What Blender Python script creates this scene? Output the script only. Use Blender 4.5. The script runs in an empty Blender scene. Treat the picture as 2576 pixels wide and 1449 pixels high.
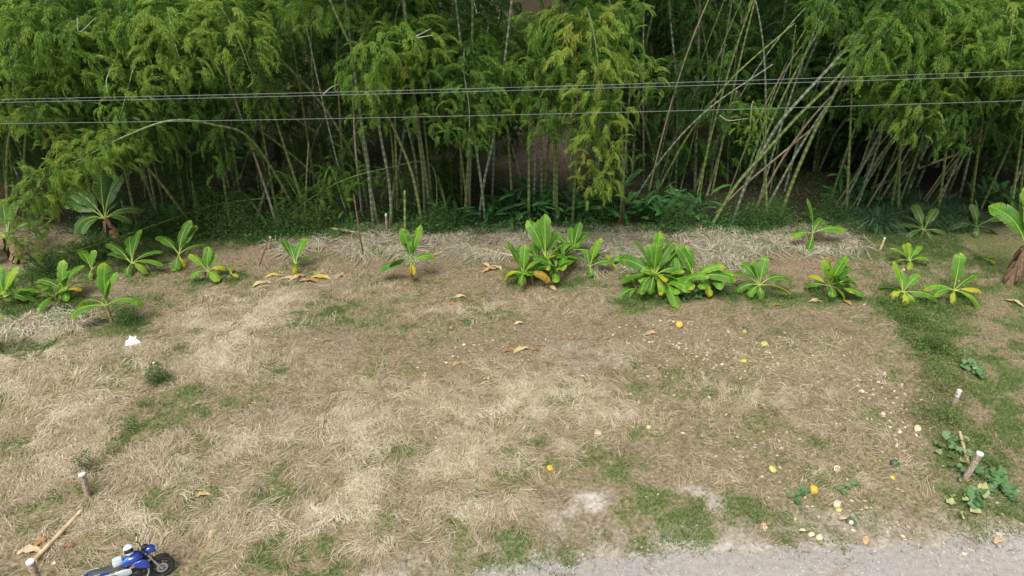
import bpy, math, random
import numpy as np
from mathutils import Vector, Matrix
RNG = np.random.default_rng(7); random.seed(7)
R = math.radians
scene = bpy.context.scene
COL = scene.collection

# ------------------------------------------------------------------ camera, sky, sun, exposure
CAM_H, PITCH, FOC = 15.7, R(29.6), 1773.0          # metres, down-tilt, focal length in units of a 2576-wide frame
cd = bpy.data.cameras.new('camera'); cam = bpy.data.objects.new('camera', cd); COL.objects.link(cam)
cam.location = (0, 0, CAM_H); cam.rotation_euler = (math.pi/2-PITCH, 0, 0)
cd.sensor_width = 36; cd.lens = 36*FOC/2576; cd.clip_end = 3000; scene.camera = cam
SUN_EL, SUN_AZ = R(62), R(205)                      # azimuth clockwise from +Y: behind the camera, a little left
w = bpy.data.worlds.new('World'); scene.world = w; w.use_nodes = True
nt = w.node_tree; bg = nt.nodes['Background']
sky = nt.nodes.new('ShaderNodeTexSky'); sky.sky_type = 'NISHITA'; sky.sun_disc = False
sky.sun_elevation = SUN_EL; sky.sun_rotation = SUN_AZ; sky.dust_density = 4.0; sky.air_density = 1.0
hs = nt.nodes.new('ShaderNodeHueSaturation'); hs.inputs['Saturation'].default_value = 0.35   # thin overcast
nt.links.new(sky.outputs[0], hs.inputs['Color']); nt.links.new(hs.outputs[0], bg.inputs['Color'])
bg.inputs['Strength'].default_value = 0.15
sd = bpy.data.lights.new('sun', 'SUN'); sd.energy = 2.4; sd.angle = R(26); sd.color = (1, .96, .9)
sun = bpy.data.objects.new('sun', sd); COL.objects.link(sun)
sdir = Vector((math.sin(SUN_AZ)*math.cos(SUN_EL), math.cos(SUN_AZ)*math.cos(SUN_EL), math.sin(SUN_EL)))
sun.rotation_euler = (-sdir).to_track_quat('-Z', 'Y').to_euler(); sun.location = (0, 0, 60)
vs = scene.view_settings; vs.view_transform = 'Standard'; vs.look = 'None'; vs.exposure = 0.36; vs.gamma = 1

# ------------------------------------------------------------------ helpers
def vnoise(x, y, seed=0):
    x = np.asarray(x, float); y = np.asarray(y, float)
    xi = np.floor(x).astype(np.int64); yi = np.floor(y).astype(np.int64); fx = x-xi; fy = y-yi
    def h(a, b):
        n = (a*374761393 + b*668265263 + seed*982451653) & 0x7fffffff
        n = ((n ^ (n >> 13))*1274126177) & 0x7fffffff
        return ((n ^ (n >> 16)) & 0xffff)/65535.0
    u = fx*fx*(3-2*fx); v = fy*fy*(3-2*fy)
    return (h(xi, yi)*(1-u)+h(xi+1, yi)*u)*(1-v)+(h(xi, yi+1)*(1-u)+h(xi+1, yi+1)*u)*v
def fbm(x, y, seed=0, o=3):
    s = 0; a = .5; t = 0
    for i in range(o):
        s = s+a*vnoise(x*2**i+17*i, y*2**i-9*i, seed+i); t += a; a *= .55
    return s/t
def sstep(a, b, x): t = np.clip((x-a)/(b-a), 0, 1); return t*t*(3-2*t)
def gz(x, y):
    """height of the ground"""
    x = np.asarray(x, float); y = np.asarray(y, float)
    n = (fbm(x*.35, y*.35, 3)-.5)*.28+(fbm(x*1.7, y*1.7, 8, 2)-.5)*.06
    n = n*sstep(9, 14, y)
    bank = .25*np.exp(-((y-(22.5+.22*(x+14)))/1.1)**2)*sstep(-6, -11, x)
    ridge = .22*np.exp(-((x-np.interp(y, [11, 14.5, 18, 22, 26.5, 28], [13.6, 13.9, 14.6, 15.2, 15.9, 16.2]))/.55)**2)*sstep(12.5, 14, y)*sstep(28, 26, y)
    hill = np.where(y > 47, 1, 0)*(sstep(47, 60, y)*3+np.clip(y-52, 0, 30)*.42)
    return n+bank+hill+ridge
CP, SP = math.cos(PITCH), math.sin(PITCH)
def ray(u, v):
    a = (u-1288)/FOC; b = (724.5-v)/FOC
    return np.array([a, CP+b*SP, -SP+b*CP])
def P(u, v, z=None):
    """ground point that shows at (u, v) of the survey of the photograph"""
    d = ray(u, v); t = -CAM_H/d[2]; p = d*t
    if v < 470:
        ts = np.linspace(20, 170, 3000); q = d[None]*ts[:, None]; hit = np.nonzero(CAM_H+q[:, 2] < gz(q[:, 0], q[:, 1]))[0]; p = q[hit[0]] if len(hit) else q[-1]
        return np.array([p[0], p[1], float(gz(p[0], p[1])) if z is None else z])
    for _ in range(4):
        h = float(gz(p[0], p[1])); t = (h-CAM_H)/d[2]; p = d*t
    return np.array([p[0], p[1], float(gz(p[0], p[1])) if z is None else z])
def at(u, v, Y):
    d = ray(u, v); t = Y/d[1]; return np.array([d[0]*t, Y, CAM_H+d[2]*t])
def pxm(p):
    """survey pixels per metre at a place"""
    return FOC/(p[1]*CP+(CAM_H-p[2])*SP)

class G:
    def __init__(s): s.V = []; s.Q = []; s.T = []; s.n = 0; s.qa = []; s.ta = []; s.pa = []; s.qm = []; s.tm = []
    def add(s, V, Q=None, T=None, tint=0.0, mat=0, pa=None):
        V = np.asarray(V, float).reshape(-1, 3)
        s.V.append(V); s.pa.append(np.zeros((len(V), 2)) if pa is None else pa)
        if Q is not None and len(Q):
            Q = np.asarray(Q, np.int64); s.Q.append(Q+s.n); s.qa.append(np.broadcast_to(np.asarray(tint, float), (len(Q),)).copy() if np.ndim(tint) == 0 or len(tint) == len(Q) else np.zeros(len(Q))); s.qm.append(np.full(len(Q), mat))
        if T is not None and len(T):
            T = np.asarray(T, np.int64); s.T.append(T+s.n); s.ta.append(np.broadcast_to(np.asarray(tint, float), (len(T),)).copy() if np.ndim(tint) == 0 or len(tint) == len(T) else np.zeros(len(T))); s.tm.append(np.full(len(T), mat))
        s.n += len(V); return s
    def mesh(s, name, mats, smooth=False):
        me = bpy.data.meshes.new(name)
        V = np.concatenate(s.V)
        nq = sum(len(q) for q in s.Q); nt_ = sum(len(t) for t in s.T)
        li = np.concatenate([q.ravel() for q in s.Q]+[t.ravel() for t in s.T])
        ls = np.concatenate([np.arange(nq)*4, nq*4+np.arange(nt_)*3])
        me.vertices.add(len(V)); me.vertices.foreach_set('co', V.ravel().astype(np.float32))
        me.loops.add(len(li)); me.loops.foreach_set('vertex_index', li.astype(np.int32))
        me.polygons.add(len(ls)); me.polygons.foreach_set('loop_start', ls.astype(np.int32))
        me.polygons.foreach_set('material_index', np.concatenate(s.qm+s.tm).astype(np.int32))
        me.polygons.foreach_set('use_smooth', np.full(len(ls), smooth))
        me.update(calc_edges=True)
        a = me.attributes.new('tint', 'FLOAT', 'FACE'); a.data.foreach_set('value', np.concatenate(s.qa+s.ta).astype(np.float32))
        pa = np.concatenate(s.pa)
        if np.any(pa):
            for k, nm in enumerate(('lu', 'lv')):
                b = me.attributes.new(nm, 'FLOAT', 'POINT'); b.data.foreach_set('value', pa[:, k].astype(np.float32))
        for m in (mats if isinstance(mats, (list, tuple)) else [mats]): me.materials.append(m)
        return me
def obj(name, data, parent=None, loc=None, label=None, cat=None, group=None, kind=None):
    o = bpy.data.objects.new(name, data); COL.objects.link(o)
    if parent is not None: o.parent = parent
    if loc is not None: o.location = [float(c) for c in loc]
    if label: o['label'] = label
    if cat: o['category'] = cat
    if group: o['group'] = group
    if kind: o['kind'] = kind
    return o
def thing(name, loc, label, cat, group=None, rz=0):
    o = obj(name, None, None, loc, label, cat, group); o.empty_display_size = .2; o.rotation_euler.z = rz; return o

def catmull(pts, n):
    p = np.asarray(pts, float); p = np.vstack([2*p[0]-p[1], p, 2*p[-1]-p[-2]])
    out = []; m = len(p)-3
    for i in range(m):
        k = max(2, int(round(n/m))); t = np.linspace(0, 1, k, endpoint=(i == m-1))[:, None]
        a, b, c, d = p[i:i+4]
        out.append(.5*((2*b)+(c-a)*t+(2*a-5*b+4*c-d)*t**2+(3*b-a-3*c+d)*t**3))
    return np.concatenate(out)
def resample(p, step):
    s = np.concatenate([[0], np.cumsum(np.linalg.norm(np.diff(p, axis=0), axis=1))])
    n = max(2, int(s[-1]/step)+1); q = np.linspace(0, s[-1], n)
    return np.stack([np.interp(q, s, p[:, k]) for k in range(3)], 1), s[-1]
def frames(p):
    t = np.gradient(p, axis=0); t /= np.linalg.norm(t, axis=1)[:, None]+1e-9
    up = np.array([.31, .2, .93]) if abs(t[0] @ np.array([.31, .2, .93])) < .9 else np.array([1., .1, 0])
    a = np.cross(t, up); 
    a /= np.linalg.norm(a, axis=1)[:, None]+1e-9
    for i in range(1, len(a)):
        q = a[i-1]-t[i]*(a[i-1] @ t[i]); a[i] = q/(np.linalg.norm(q)+1e-9)
    return t, a, np.cross(t, a)
def tube(g, p, r, sides=6, tint=0.0, mat=0, cap=True):
    p = np.asarray(p, float); r = np.broadcast_to(np.asarray(r, float), (len(p),))
    t, a, b = frames(p)
    th = np.linspace(0, 2*math.pi, sides, endpoint=False)
    V = p[:, None]+r[:, None, None]*(a[:, None]*np.cos(th)[None, :, None]+b[:, None]*np.sin(th)[None, :, None])
    n = len(p); i = np.arange(n-1)[:, None]*sides; j = np.arange(sides)[None]; k = (j+1) % sides
    Q = np.stack([i+j, i+k, i+sides+k, i+sides+j], -1).reshape(-1, 4)
    tq = np.repeat(tint, sides) if np.ndim(tint) else tint
    g.add(V.reshape(-1, 3), Q, tint=tq, mat=mat)
    if cap:
        for e, s in ((0, 1), (n-1, -1)):
            c = np.vstack([V[e], p[e]]); T = [(sides, (q+1) % sides, q)[::s] for q in range(sides)]
            g.add(c, None, T, tint=float(np.max(tint)) if np.ndim(tint) else tint, mat=mat)
    return g
def lathe(g, prof, sides=16, M=None, tint=0., mat=0, closed=False):
    """prof: (radius, z) pairs turned round z"""
    prof = np.asarray(prof, float); th = np.linspace(0, 2*math.pi, sides, endpoint=False)
    V = np.stack([prof[:, 0][:, None]*np.cos(th), prof[:, 0][:, None]*np.sin(th), np.repeat(prof[:, 1][:, None], sides, 1)], -1).reshape(-1, 3)
    n = len(prof); Q = []
    rng_ = range(n) if closed else range(n-1)
    for i in rng_:
        i2 = (i+1) % n
        for j in range(sides): k = (j+1) % sides; Q.append((i*sides+j, i*sides+k, i2*sides+k, i2*sides+j))
    if M is not None: V = np.array([M @ Vector(v) for v in V])
    return g.add(V, Q, tint=tint, mat=mat)
def box(g, c, s, M=None, mat=0, tint=0., taper=1.0):
    c = np.asarray(c, float); h = np.asarray(s, float)/2
    V = np.array([[x*(taper if z > 0 else 1), y*(taper if z > 0 else 1), z] for z in (-1, 1) for y in (-1, 1) for x in (-1, 1)], float)*h
    if M is not None: V = np.array([M @ Vector(v) for v in V])
    return g.add(V+c, [(0, 2, 3, 1), (4, 5, 7, 6), (0, 1, 5, 4), (2, 6, 7, 3), (0, 4, 6, 2), (1, 3, 7, 5)], mat=mat, tint=tint)
def loft(g, secs, sides=14, ex=2.6, mat=0, tint=0., axis='x'):
    """secs: (x, y centre, z centre, half width, half height) super-ellipse sections along x"""
    th = np.linspace(0, 2*math.pi, sides, endpoint=False); c, s = np.cos(th), np.sin(th)
    cy = np.sign(c)*np.abs(c)**(2/ex); sz = np.sign(s)*np.abs(s)**(2/ex); V = []
    for x, y, z, hw, hh in secs: V.append(np.stack([np.full(sides, x), y+hw*cy, z+hh*sz], 1))
    V = np.concatenate(V); n = len(secs); Q = []
    for i in range(n-1):
        for j in range(sides): k = (j+1) % sides; Q.append((i*sides+j, i*sides+k, (i+1)*sides+k, (i+1)*sides+j))
    g.add(V, Q, mat=mat, tint=tint)
    for e in (0, n-1):
        r = V[e*sides:(e+1)*sides]; g.add(np.vstack([r, r.mean(0)]), None, [(j, (j+1) % sides, sides) for j in range(sides)], mat=mat, tint=tint)
    return g

# ------------------------------------------------------------------ materials
def mat(name):
    m = bpy.data.materials.new(name); m.use_nodes = True; return m, m.node_tree, m.node_tree.nodes['Principled BSDF']
def ramp(nt, fac, stops):
    r = nt.nodes.new('ShaderNodeValToRGB'); e = r.color_ramp.elements
    while len(e) < len(stops): e.new(.5)
    for k, (p, c) in enumerate(stops): e[k].position = p; e[k].color = (*c, 1)
    nt.links.new(fac, r.inputs[0]); return r.outputs[0]
def attr(nt, n):
    a = nt.nodes.new('ShaderNodeAttribute'); a.attribute_name = n; return a.outputs['Fac']
def noise(nt, scale, detail=3, coord='Object', dist=0.):
    c = nt.nodes.new('ShaderNodeTexCoord'); n = nt.nodes.new('ShaderNodeTexNoise')
    n.inputs['Scale'].default_value = scale; n.inputs['Detail'].default_value = detail; n.inputs['Distortion'].default_value = dist
    nt.links.new(c.outputs[coord], n.inputs['Vector']); return n.outputs['Fac']
def mth(nt, op, a, b=0., clamp=False):
    n = nt.nodes.new('ShaderNodeMath'); n.operation = op; n.use_clamp = clamp
    for k, x in enumerate((a, b)):
        if hasattr(x, 'links'): nt.links.new(x, n.inputs[k])
        else: n.inputs[k].default_value = x
    return n.outputs[0]
def mix(nt, f, a, b, mode='MIX'):
    n = nt.nodes.new('ShaderNodeMix'); n.data_type = 'RGBA'; n.blend_type = mode
    for s, x in ((n.inputs[0], f), (n.inputs[6], a), (n.inputs[7], b)):
        if hasattr(x, 'links'): nt.links.new(x, s)
        elif isinstance(x, tuple): s.default_value = (*x, 1)
        else: s.default_value = x
    return n.outputs[2]
def bump(nt, b, h, strength=.4, dist=.02):
    n = nt.nodes.new('ShaderNodeBump'); n.inputs['Strength'].default_value = strength; n.inputs['Distance'].default_value = dist
    nt.links.new(h, n.inputs['Height']); nt.links.new(n.outputs[0], b.inputs['Normal'])
def leafy(name, stops, trans=.35, rough=.55, var=.25, spec=.25, nscale=1.2, extra=None):
    """thin leaf: tint attribute picks the colour, each thing shifts a little, some light passes through"""
    m, nt, b = mat(name)
    n = noise(nt, nscale, 2, 'Object'); f = mth(nt, 'ADD', attr(nt, 'tint'), mth(nt, 'MULTIPLY', mth(nt, 'SUBTRACT', n, .5), .35))
    oi = nt.nodes.new('ShaderNodeObjectInfo'); f = mth(nt, 'ADD', f, mth(nt, 'MULTIPLY', mth(nt, 'SUBTRACT', oi.outputs['Random'], .5), var), True)
    c = ramp(nt, f, stops)
    if extra: c = extra(nt, c)
    nt.links.new(c, b.inputs['Base Color']); b.inputs['Roughness'].default_value = rough; b.inputs['Specular IOR Level'].default_value = spec
    t = nt.nodes.new('ShaderNodeBsdfTranslucent'); nt.links.new(c, t.inputs['Color'])
    ms = nt.nodes.new('ShaderNodeMixShader'); ms.inputs[0].default_value = trans
    nt.links.new(b.outputs[0], ms.inputs[1]); nt.links.new(t.outputs[0], ms.inputs[2]); nt.links.new(ms.outputs[0], nt.nodes['Material Output'].inputs['Surface'])
    return m
def solid(name, c, rough=.6, metal=0., spec=.4, var=.25, scale=18., bmp=0., coat=0.):
    m, nt, b = mat(name); n = noise(nt, scale, 4)
    d = tuple(x*(1-var) for x in c); l = tuple(min(1, x*(1+var)) for x in c)
    nt.links.new(ramp(nt, n, [(.3, d), (.7, l)]), b.inputs['Base Color'])
    b.inputs['Roughness'].default_value = rough; b.inputs['Metallic'].default_value = metal; b.inputs['Specular IOR Level'].default_value = spec
    b.inputs['Coat Weight'].default_value = coat; b.inputs['Coat Roughness'].default_value = .08
    if bmp: bump(nt, b, n, bmp)
    return m

M_bleaf = leafy('bamboo_leaf', [(0, (.018, .050, .011)), (.35, (.074, .178, .028)), (.62, (.19, .35, .050)), (.85, (.34, .43, .062)), (1, (.38, .27, .07))], .42)
M_under = leafy('understory_leaf', [(0, (.020, .065, .018)), (.5, (.045, .15, .036)), (1, (.12, .25, .05))], .25, .45)
M_weed = leafy('weed_leaf', [(0, (.035, .085, .022)), (.5, (.085, .18, .038)), (.85, (.20, .27, .07)), (1, (.33, .28, .13))], .35)
M_grass = leafy('green_grass', [(0, (.09, .14, .045)), (.5, (.165, .265, .075)), (.8, (.27, .335, .12)), (1, (.40, .37, .19))], .35)
M_straw = leafy('dry_straw', [(0, (.19, .145, .085)), (.35, (.36, .29, .18)), (.7, (.56, .475, .325)), (1, (.76, .69, .53))], .25, .7, .0)
M_cane = leafy('grey_cane_litter', [(0, (.16, .13, .08)), (.4, (.35, .30, .21)), (.8, (.64, .58, .46)), (.92, (.26, .34, .14)), (1, (.16, .27, .09))], .2, .7, .0)
M_tallgrass = leafy('tall_grass', [(0, (.03, .085, .03)), (.6, (.08, .16, .06)), (1, (.22, .30, .16))], .25, .45)
M_squash = leafy('squash_leaf', [(0, (.055, .15, .055)), (.5, (.12, .235, .085)), (.8, (.23, .33, .18)), (1, (.48, .49, .20))], .25)
M_dryleaf = leafy('dry_leaf', [(0, (.20, .08, .03)), (.35, (.42, .21, .08)), (.65, (.56, .36, .17)), (.85, (.62, .50, .34)), (1, (.55, .42, .05))], .2, .6)
def veins(nt, c):
    v = attr(nt, 'lv'); u = mth(nt, 'ABSOLUTE', attr(nt, 'lu'))
    s = mth(nt, 'SINE', mth(nt, 'MULTIPLY', mth(nt, 'SUBTRACT', v, mth(nt, 'MULTIPLY', u, .05)), 130.0))
    c = mix(nt, mth(nt, 'MULTIPLY', mth(nt, 'ADD', s, 1.0), .13), c, (.30, .42, .05))
    c = mix(nt, mth(nt, 'MULTIPLY', mth(nt, 'SUBTRACT', noise(nt, 6, 5), .56, True), 3.0), c, (.30, .26, .07))
    e = mth(nt, 'MULTIPLY', mth(nt, 'SUBTRACT', u, .80, True), 2.2)
    return mix(nt, e, c, (.40, .33, .08))
M_banana = leafy('banana_leaf', [(0, (.035, .170, .018)), (.2, (.085, .30, .020)), (.4, (.22, .42, .02)), (.62, (.58, .50, .02)), (.8, (.50, .27, .03)), (1, (.26, .11, .035))], .42, .5, .12, .3, 2.5, veins)
M_bananadark = leafy('shaded_banana_leaf', [(0, (.03, .11, .035)), (.4, (.06, .19, .05)), (.65, (.34, .34, .05)), (1, (.26, .13, .05))], .3, .42, .12, .4, 2.5, veins)  # copy of the banana leaf with the grove shade put into its colours
M_rib = solid('banana_midrib', (.30, .42, .07), .45)
M_stem = solid('banana_stem', (.22, .20, .07), .6, var=.5, scale=9)
M_sheath = solid('dry_sheath', (.20, .125, .075), .8, var=.5, scale=14, bmp=.5)
def culm_mat(name, base, band, dark):
    m, nt, b = mat(name); n = noise(nt, 3.5, 4)
    c = ramp(nt, n, [(.3, dark), (.65, base)]); c = mix(nt, attr(nt, 'tint'), c, band)
    oi = nt.nodes.new('ShaderNodeObjectInfo'); h = nt.nodes.new('ShaderNodeHueSaturation'); nt.links.new(c, h.inputs['Color'])
    nt.links.new(mth(nt, 'ADD', mth(nt, 'MULTIPLY', oi.outputs['Random'], .5), .75), h.inputs['Value'])
    nt.links.new(h.outputs[0], b.inputs['Base Color']); b.inputs['Roughness'].default_value = .5; return m
M_culm_g = culm_mat('green_culm', (.17, .22, .055), (.30, .34, .20), (.08, .115, .03))
M_culm_w = culm_mat('grey_culm', (.22, .24, .17), (.48, .48, .40), (.10, .13, .07))
M_culm_d = culm_mat('dead_culm', (.34, .29, .17), (.22, .17, .10), (.21, .165, .10))
M_culm_p = culm_mat('pink_grey_culm', (.44, .36, .30), (.25, .20, .16), (.32, .25, .20))
M_pole = culm_mat('cut_bamboo_pole', (.56, .42, .25), (.36, .25, .14), (.42, .31, .18))
M_twig = solid('pale_twig', (.34, .33, .26), .7)
M_white = solid('white_paint', (.66, .64, .62), .7, var=.3, scale=25)
M_post = solid('weathered_post', (.36, .28, .21), .85, var=.6, scale=16, bmp=.7)
M_wood = solid('brown_wood', (.16, .09, .05), .85, var=.4, bmp=.4)
M_bag = solid('white_plastic', (.85, .86, .88), .35, var=.05)
M_cable = solid('aluminium_cable', (.17, .18, .18), .6, .0, var=.1)
M_stone = solid('pale_stone', (.42, .39, .35), .85, var=.3, scale=6)

# ------------------------------------------------------------------ where what grows (world-space masks)
def blobs(spec):
    out = []
    for u, v, ru, rv, s in spec:
        c = P(u, v, 0); ex = abs(P(u+ru, v, 0)[0]-c[0]); ey = abs(P(u, v-rv, 0)[1]-P(u, v+rv, 0)[1])/2
        out.append((c[0], c[1], ex, ey, s))
    return out
def blobmask(x, y, bl, soft=.9):
    m = np.zeros(np.shape(x)); wx = x+(fbm(x*.8, y*.8, 31)-.5)*2.2; wy = y+(fbm(x*.8, y*.8, 47)-.5)*2.2
    for cx, cy, ex, ey, s in bl:
        d = np.sqrt(((wx-cx)/ex)**2+((wy-cy)/ey)**2); m = np.maximum(m, s*sstep(1+soft*.5, 1-soft*.5, d))
    return m
GREEN = blobs([(1690, 1330, 110, 60, 1), (1350, 1390, 130, 35, .95), (1900, 1290, 80, 45, .7), (1500, 1150, 90, 45, .65), (1580, 1090, 60, 35, .5),
  (720, 1420, 170, 30, .8), (960, 1300, 70, 40, .55), (840, 800, 140, 40, .55), (1160, 795, 70, 20, .7), (1050, 850, 120, 35, .4), (60, 880, 90, 30, .75),
  (30, 775, 80, 45, .9), (170, 770, 90, 22, .7), (530, 712, 80, 22, .7), (1370, 712, 110, 22, .7), (1700, 752, 170, 24, .9), (1905, 752, 90, 24, .8), (2080, 752, 90, 24, .8),
  (2280, 770, 120, 40, .6), (2330, 870, 70, 70, .4), (2400, 640, 240, 60, .8), (2480, 720, 150, 60, .75), (2510, 870, 90, 60, .7), (2500, 980, 90, 80, .85), (2520, 1110, 80, 80, .8),
  (2530, 1000, 100, 420, .68), (2560, 800, 90, 150, .6), (450, 880, 22, 60, .6), (345, 1050, 22, 70, .6), (262, 1170, 22, 50, .5), (2450, 1200, 110, 90, .9), (2500, 1310, 110, 50, .75), (2200, 1290, 90, 40, .4), (2050, 1190, 120, 40, .35), (250, 960, 60, 25, .4), (1650, 1000, 80, 50, .3), (90, 1130, 70, 40, .35), (130, 1300, 70, 40, .3),
  (240, 660, 160, 40, .5), (560, 600, 130, 30, .6), (1150, 1240, 100, 40, .35), (2260, 600, 120, 25, .8), (600, 960, 120, 50, .3), (330, 820, 70, 25, .8), (1500, 830, 150, 30, .3), (1300, 1180, 80, 60, .3)])
STRAW = blobs([(1080, 1100, 330, 150, 1), (1000, 1270, 330, 100, 1), (1350, 1000, 250, 80, 1), (650, 1150, 250, 160, .75), (700, 1300, 330, 90, .9), (330, 1330, 250, 80, .85), (110, 1010, 180, 90, 1),
  (120, 1150, 180, 110, .8), (150, 920, 240, 60, 1), (620, 790, 180, 60, 1), (560, 890, 190, 60, .95), (820, 960, 180, 60, .6), (60, 810, 150, 30, 1), (1400, 760, 120, 30, .8), (1150, 780, 120, 30, .5), (1250, 1100, 200, 120, .95),
  (1550, 1040, 160, 50, .7), (1850, 1000, 180, 60, .55), (2050, 1040, 180, 80, .5), (2000, 900, 220, 60, .45), (1700, 880, 200, 50, .4), (1780, 1180, 150, 50, .5), (2150, 1180, 160, 80, .4), (60, 1300, 90, 80, .8), (420, 1200, 150, 90, .6), (900, 720, 250, 30, .4), (520, 1400, 160, 40, .5), (250, 1250, 80, 60, .6)])
BARE = blobs([(2070, 680, 130, 35, .9), (1950, 650, 100, 25, .6), (1460, 830, 260, 55, .8), (1900, 800, 260, 35, .7), (900, 860, 200, 40, .5), (1260, 720, 200, 25, .6), (620, 650, 110, 25, .6), (980, 680, 200, 22, .6), (2480, 850, 70, 35, .9), (2450, 1020, 40, 50, .9), (2530, 1140, 40, 40, .8), (2490, 770, 60, 20, .8), (2560, 920, 40, 30, .8), (2420, 690, 70, 25, .6), (2440, 1040, 40, 40, .7), (2540, 1230, 40, 60, .6), (1300, 860, 160, 35, .4), (1950, 830, 250, 40, .4), (2300, 700, 60, 30, .5)])
ASH = blobs([(1470, 1262, 95, 32, 1), (1330, 1275, 60, 20, .5), (1770, 1250, 60, 35, .7), (1530, 900, 120, 35, .35), (2130, 1320, 170, 40, .6), (2420, 1380, 160, 30, .6), (130, 810, 130, 16, .6)])
CANE = blobs([(1000, 622, 190, 22, .9), (1200, 618, 160, 24, 1), (1560, 608, 160, 22, .9), (1800, 625, 190, 34, 1), (2060, 603, 130, 24, .9), (1750, 650, 200, 24, .7), (880, 610, 80, 20, .6), (130, 800, 150, 18, .8), (1450, 640, 120, 20, .5), (1900, 600, 120, 20, .9), (1350, 600, 120, 16, .8), (2130, 580, 70, 14, .8), (750, 615, 90, 14, .5)])
BROWN = []
for u_, v_, e_ in ((720, 110, 4.), (1180, 100, 3.), (1350, 400, 3.5), (1330, 330, 3.)): q_ = P(u_, v_, 0); BROWN.append((q_[0], q_[1], e_, e_*1.3, 1.))
ROAD_EDGE = np.array([P(u, v+9, 0)[:2] for u, v in [(-400, 1570), (600, 1510), (900, 1462), (1100, 1446), (1280, 1426), (1480, 1404), (1700, 1386), (1900, 1380), (2100, 1374), (2300, 1354), (2576, 1336), (3100, 1310)]])
def road_y(x): return np.interp(x, ROAD_EDGE[:, 0], ROAD_EDGE[:, 1])+(fbm(np.asarray(x)*1.3, np.zeros(np.shape(x)), 5)-.5)*.7+(fbm(np.asarray(x)*4, np.zeros(np.shape(x)), 6)-.5)*.25
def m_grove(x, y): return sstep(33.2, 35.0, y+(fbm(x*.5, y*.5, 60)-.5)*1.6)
def m_green(x, y):
    g = blobmask(x, y, GREEN); n = fbm(x*2.3, y*2.3, 12); m = fbm(x*.6, y*.6, 77)
    f = fbm(x*6, y*6, 13, 2); return (1-.8*blobmask(x, y, BARE))*np.clip(g*(.25+.95*sstep(.3, .62, n))+.6*sstep(.42, .66, m)*sstep(.35, .65, n)+.35*sstep(.55, .75, f), 0, 1)
def m_straw(x, y):
    n = fbm(x*1.1, y*1.1, 21); return np.clip(blobmask(x, y, STRAW, 1.1)*(.15+1.25*sstep(.28, .68, n))+.07, 0, 1)*(1-m_grove(x, y))

# ------------------------------------------------------------------ ground and road
def axis_pts(a, b, step, lo, hi):
    mid = np.arange(a, b+1e-6, step); l = [a]; r = [b]; s = step
    while l[-1] > lo: s *= 1.35; l.append(l[-1]-s)
    s = step
    while r[-1] < hi: s *= 1.35; r.append(r[-1]+s)
    return np.concatenate([np.array(l[:0:-1]), mid, np.array(r[1:])])
gx = axis_pts(-23, 23, .18, -900, 900); gy = axis_pts(8, 36, .18, -300, 1500)
X, Y = np.meshgrid(gx, gy); Z = gz(X, Y)
g = G(); nx = len(gx); i = np.arange(len(gy)-1)[:, None]*nx; j = np.arange(nx-1)[None]
g.add(np.stack([X, Y, Z], -1).reshape(-1, 3), np.stack([i+j, i+j+1, i+nx+j+1, i+nx+j], -1).reshape(-1, 4))
mg, nt, b = mat('ground_soil')
na, nb, nc = noise(nt, .9, 5, 'Object', .6), noise(nt, 9, 5), noise(nt, 34, 3)
soil = ramp(nt, nb, [(.25, (.10, .078, .048)), (.5, (.20, .158, .10)), (.75, (.34, .28, .19))])
thatch = ramp(nt, mth(nt, 'ADD', mth(nt, 'MULTIPLY', nb, .6), mth(nt, 'MULTIPLY', nc, .4)), [(.3, (.11, .088, .042)), (.5, (.27, .21, .115)), (.72, (.46, .37, .225))])
turf = ramp(nt, nb, [(.3, (.075, .095, .03)), (.6, (.16, .19, .06))])
c = mix(nt, attr(nt, 'm_straw'), soil, thatch); c = mix(nt, mth(nt, 'MULTIPLY', attr(nt, 'm_green'), .9), c, turf)
c = mix(nt, attr(nt, 'm_bare'), c, ramp(nt, nb, [(.3, (.15, .108, .068)), (.7, (.30, .225, .15))]))
c = mix(nt, attr(nt, 'm_ash'), c, ramp(nt, nb, [(.3, (.34, .30, .25)), (.7, (.52, .48, .42))]))
c = mix(nt, attr(nt, 'm_grove'), c, ramp(nt, nb, [(.3, (.025, .022, .012)), (.7, (.06, .048, .028))])); c = mix(nt, attr(nt, 'm_brown'), c, ramp(nt, nb, [(.3, (.09, .062, .045)), (.7, (.20, .145, .11))]))  # grove litter colour darkened to carry the shade under the bamboo
c = mix(nt, mth(nt, 'MULTIPLY', sm := mth(nt, 'SUBTRACT', nc, .62, True), 2.2), c, (.55, .48, .36))
nt.links.new(c, b.inputs['Base Color']); b.inputs['Roughness'].default_value = .95; b.inputs['Specular IOR Level'].default_value = .1
bump(nt, b, mth(nt, 'ADD', nb, mth(nt, 'MULTIPLY', nc, .5)), .7, .05)
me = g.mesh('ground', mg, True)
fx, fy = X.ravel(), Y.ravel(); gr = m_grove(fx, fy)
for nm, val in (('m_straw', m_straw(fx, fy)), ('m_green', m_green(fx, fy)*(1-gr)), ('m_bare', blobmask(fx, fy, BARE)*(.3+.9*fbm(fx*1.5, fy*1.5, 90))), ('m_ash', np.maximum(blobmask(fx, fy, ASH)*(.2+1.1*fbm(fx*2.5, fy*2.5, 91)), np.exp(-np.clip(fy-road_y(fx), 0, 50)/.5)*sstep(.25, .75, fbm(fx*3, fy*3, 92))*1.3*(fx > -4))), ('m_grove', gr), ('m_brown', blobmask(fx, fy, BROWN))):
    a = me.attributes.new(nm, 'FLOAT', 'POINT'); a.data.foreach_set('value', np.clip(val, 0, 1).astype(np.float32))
obj('ground', me, kind='structure')

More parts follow.
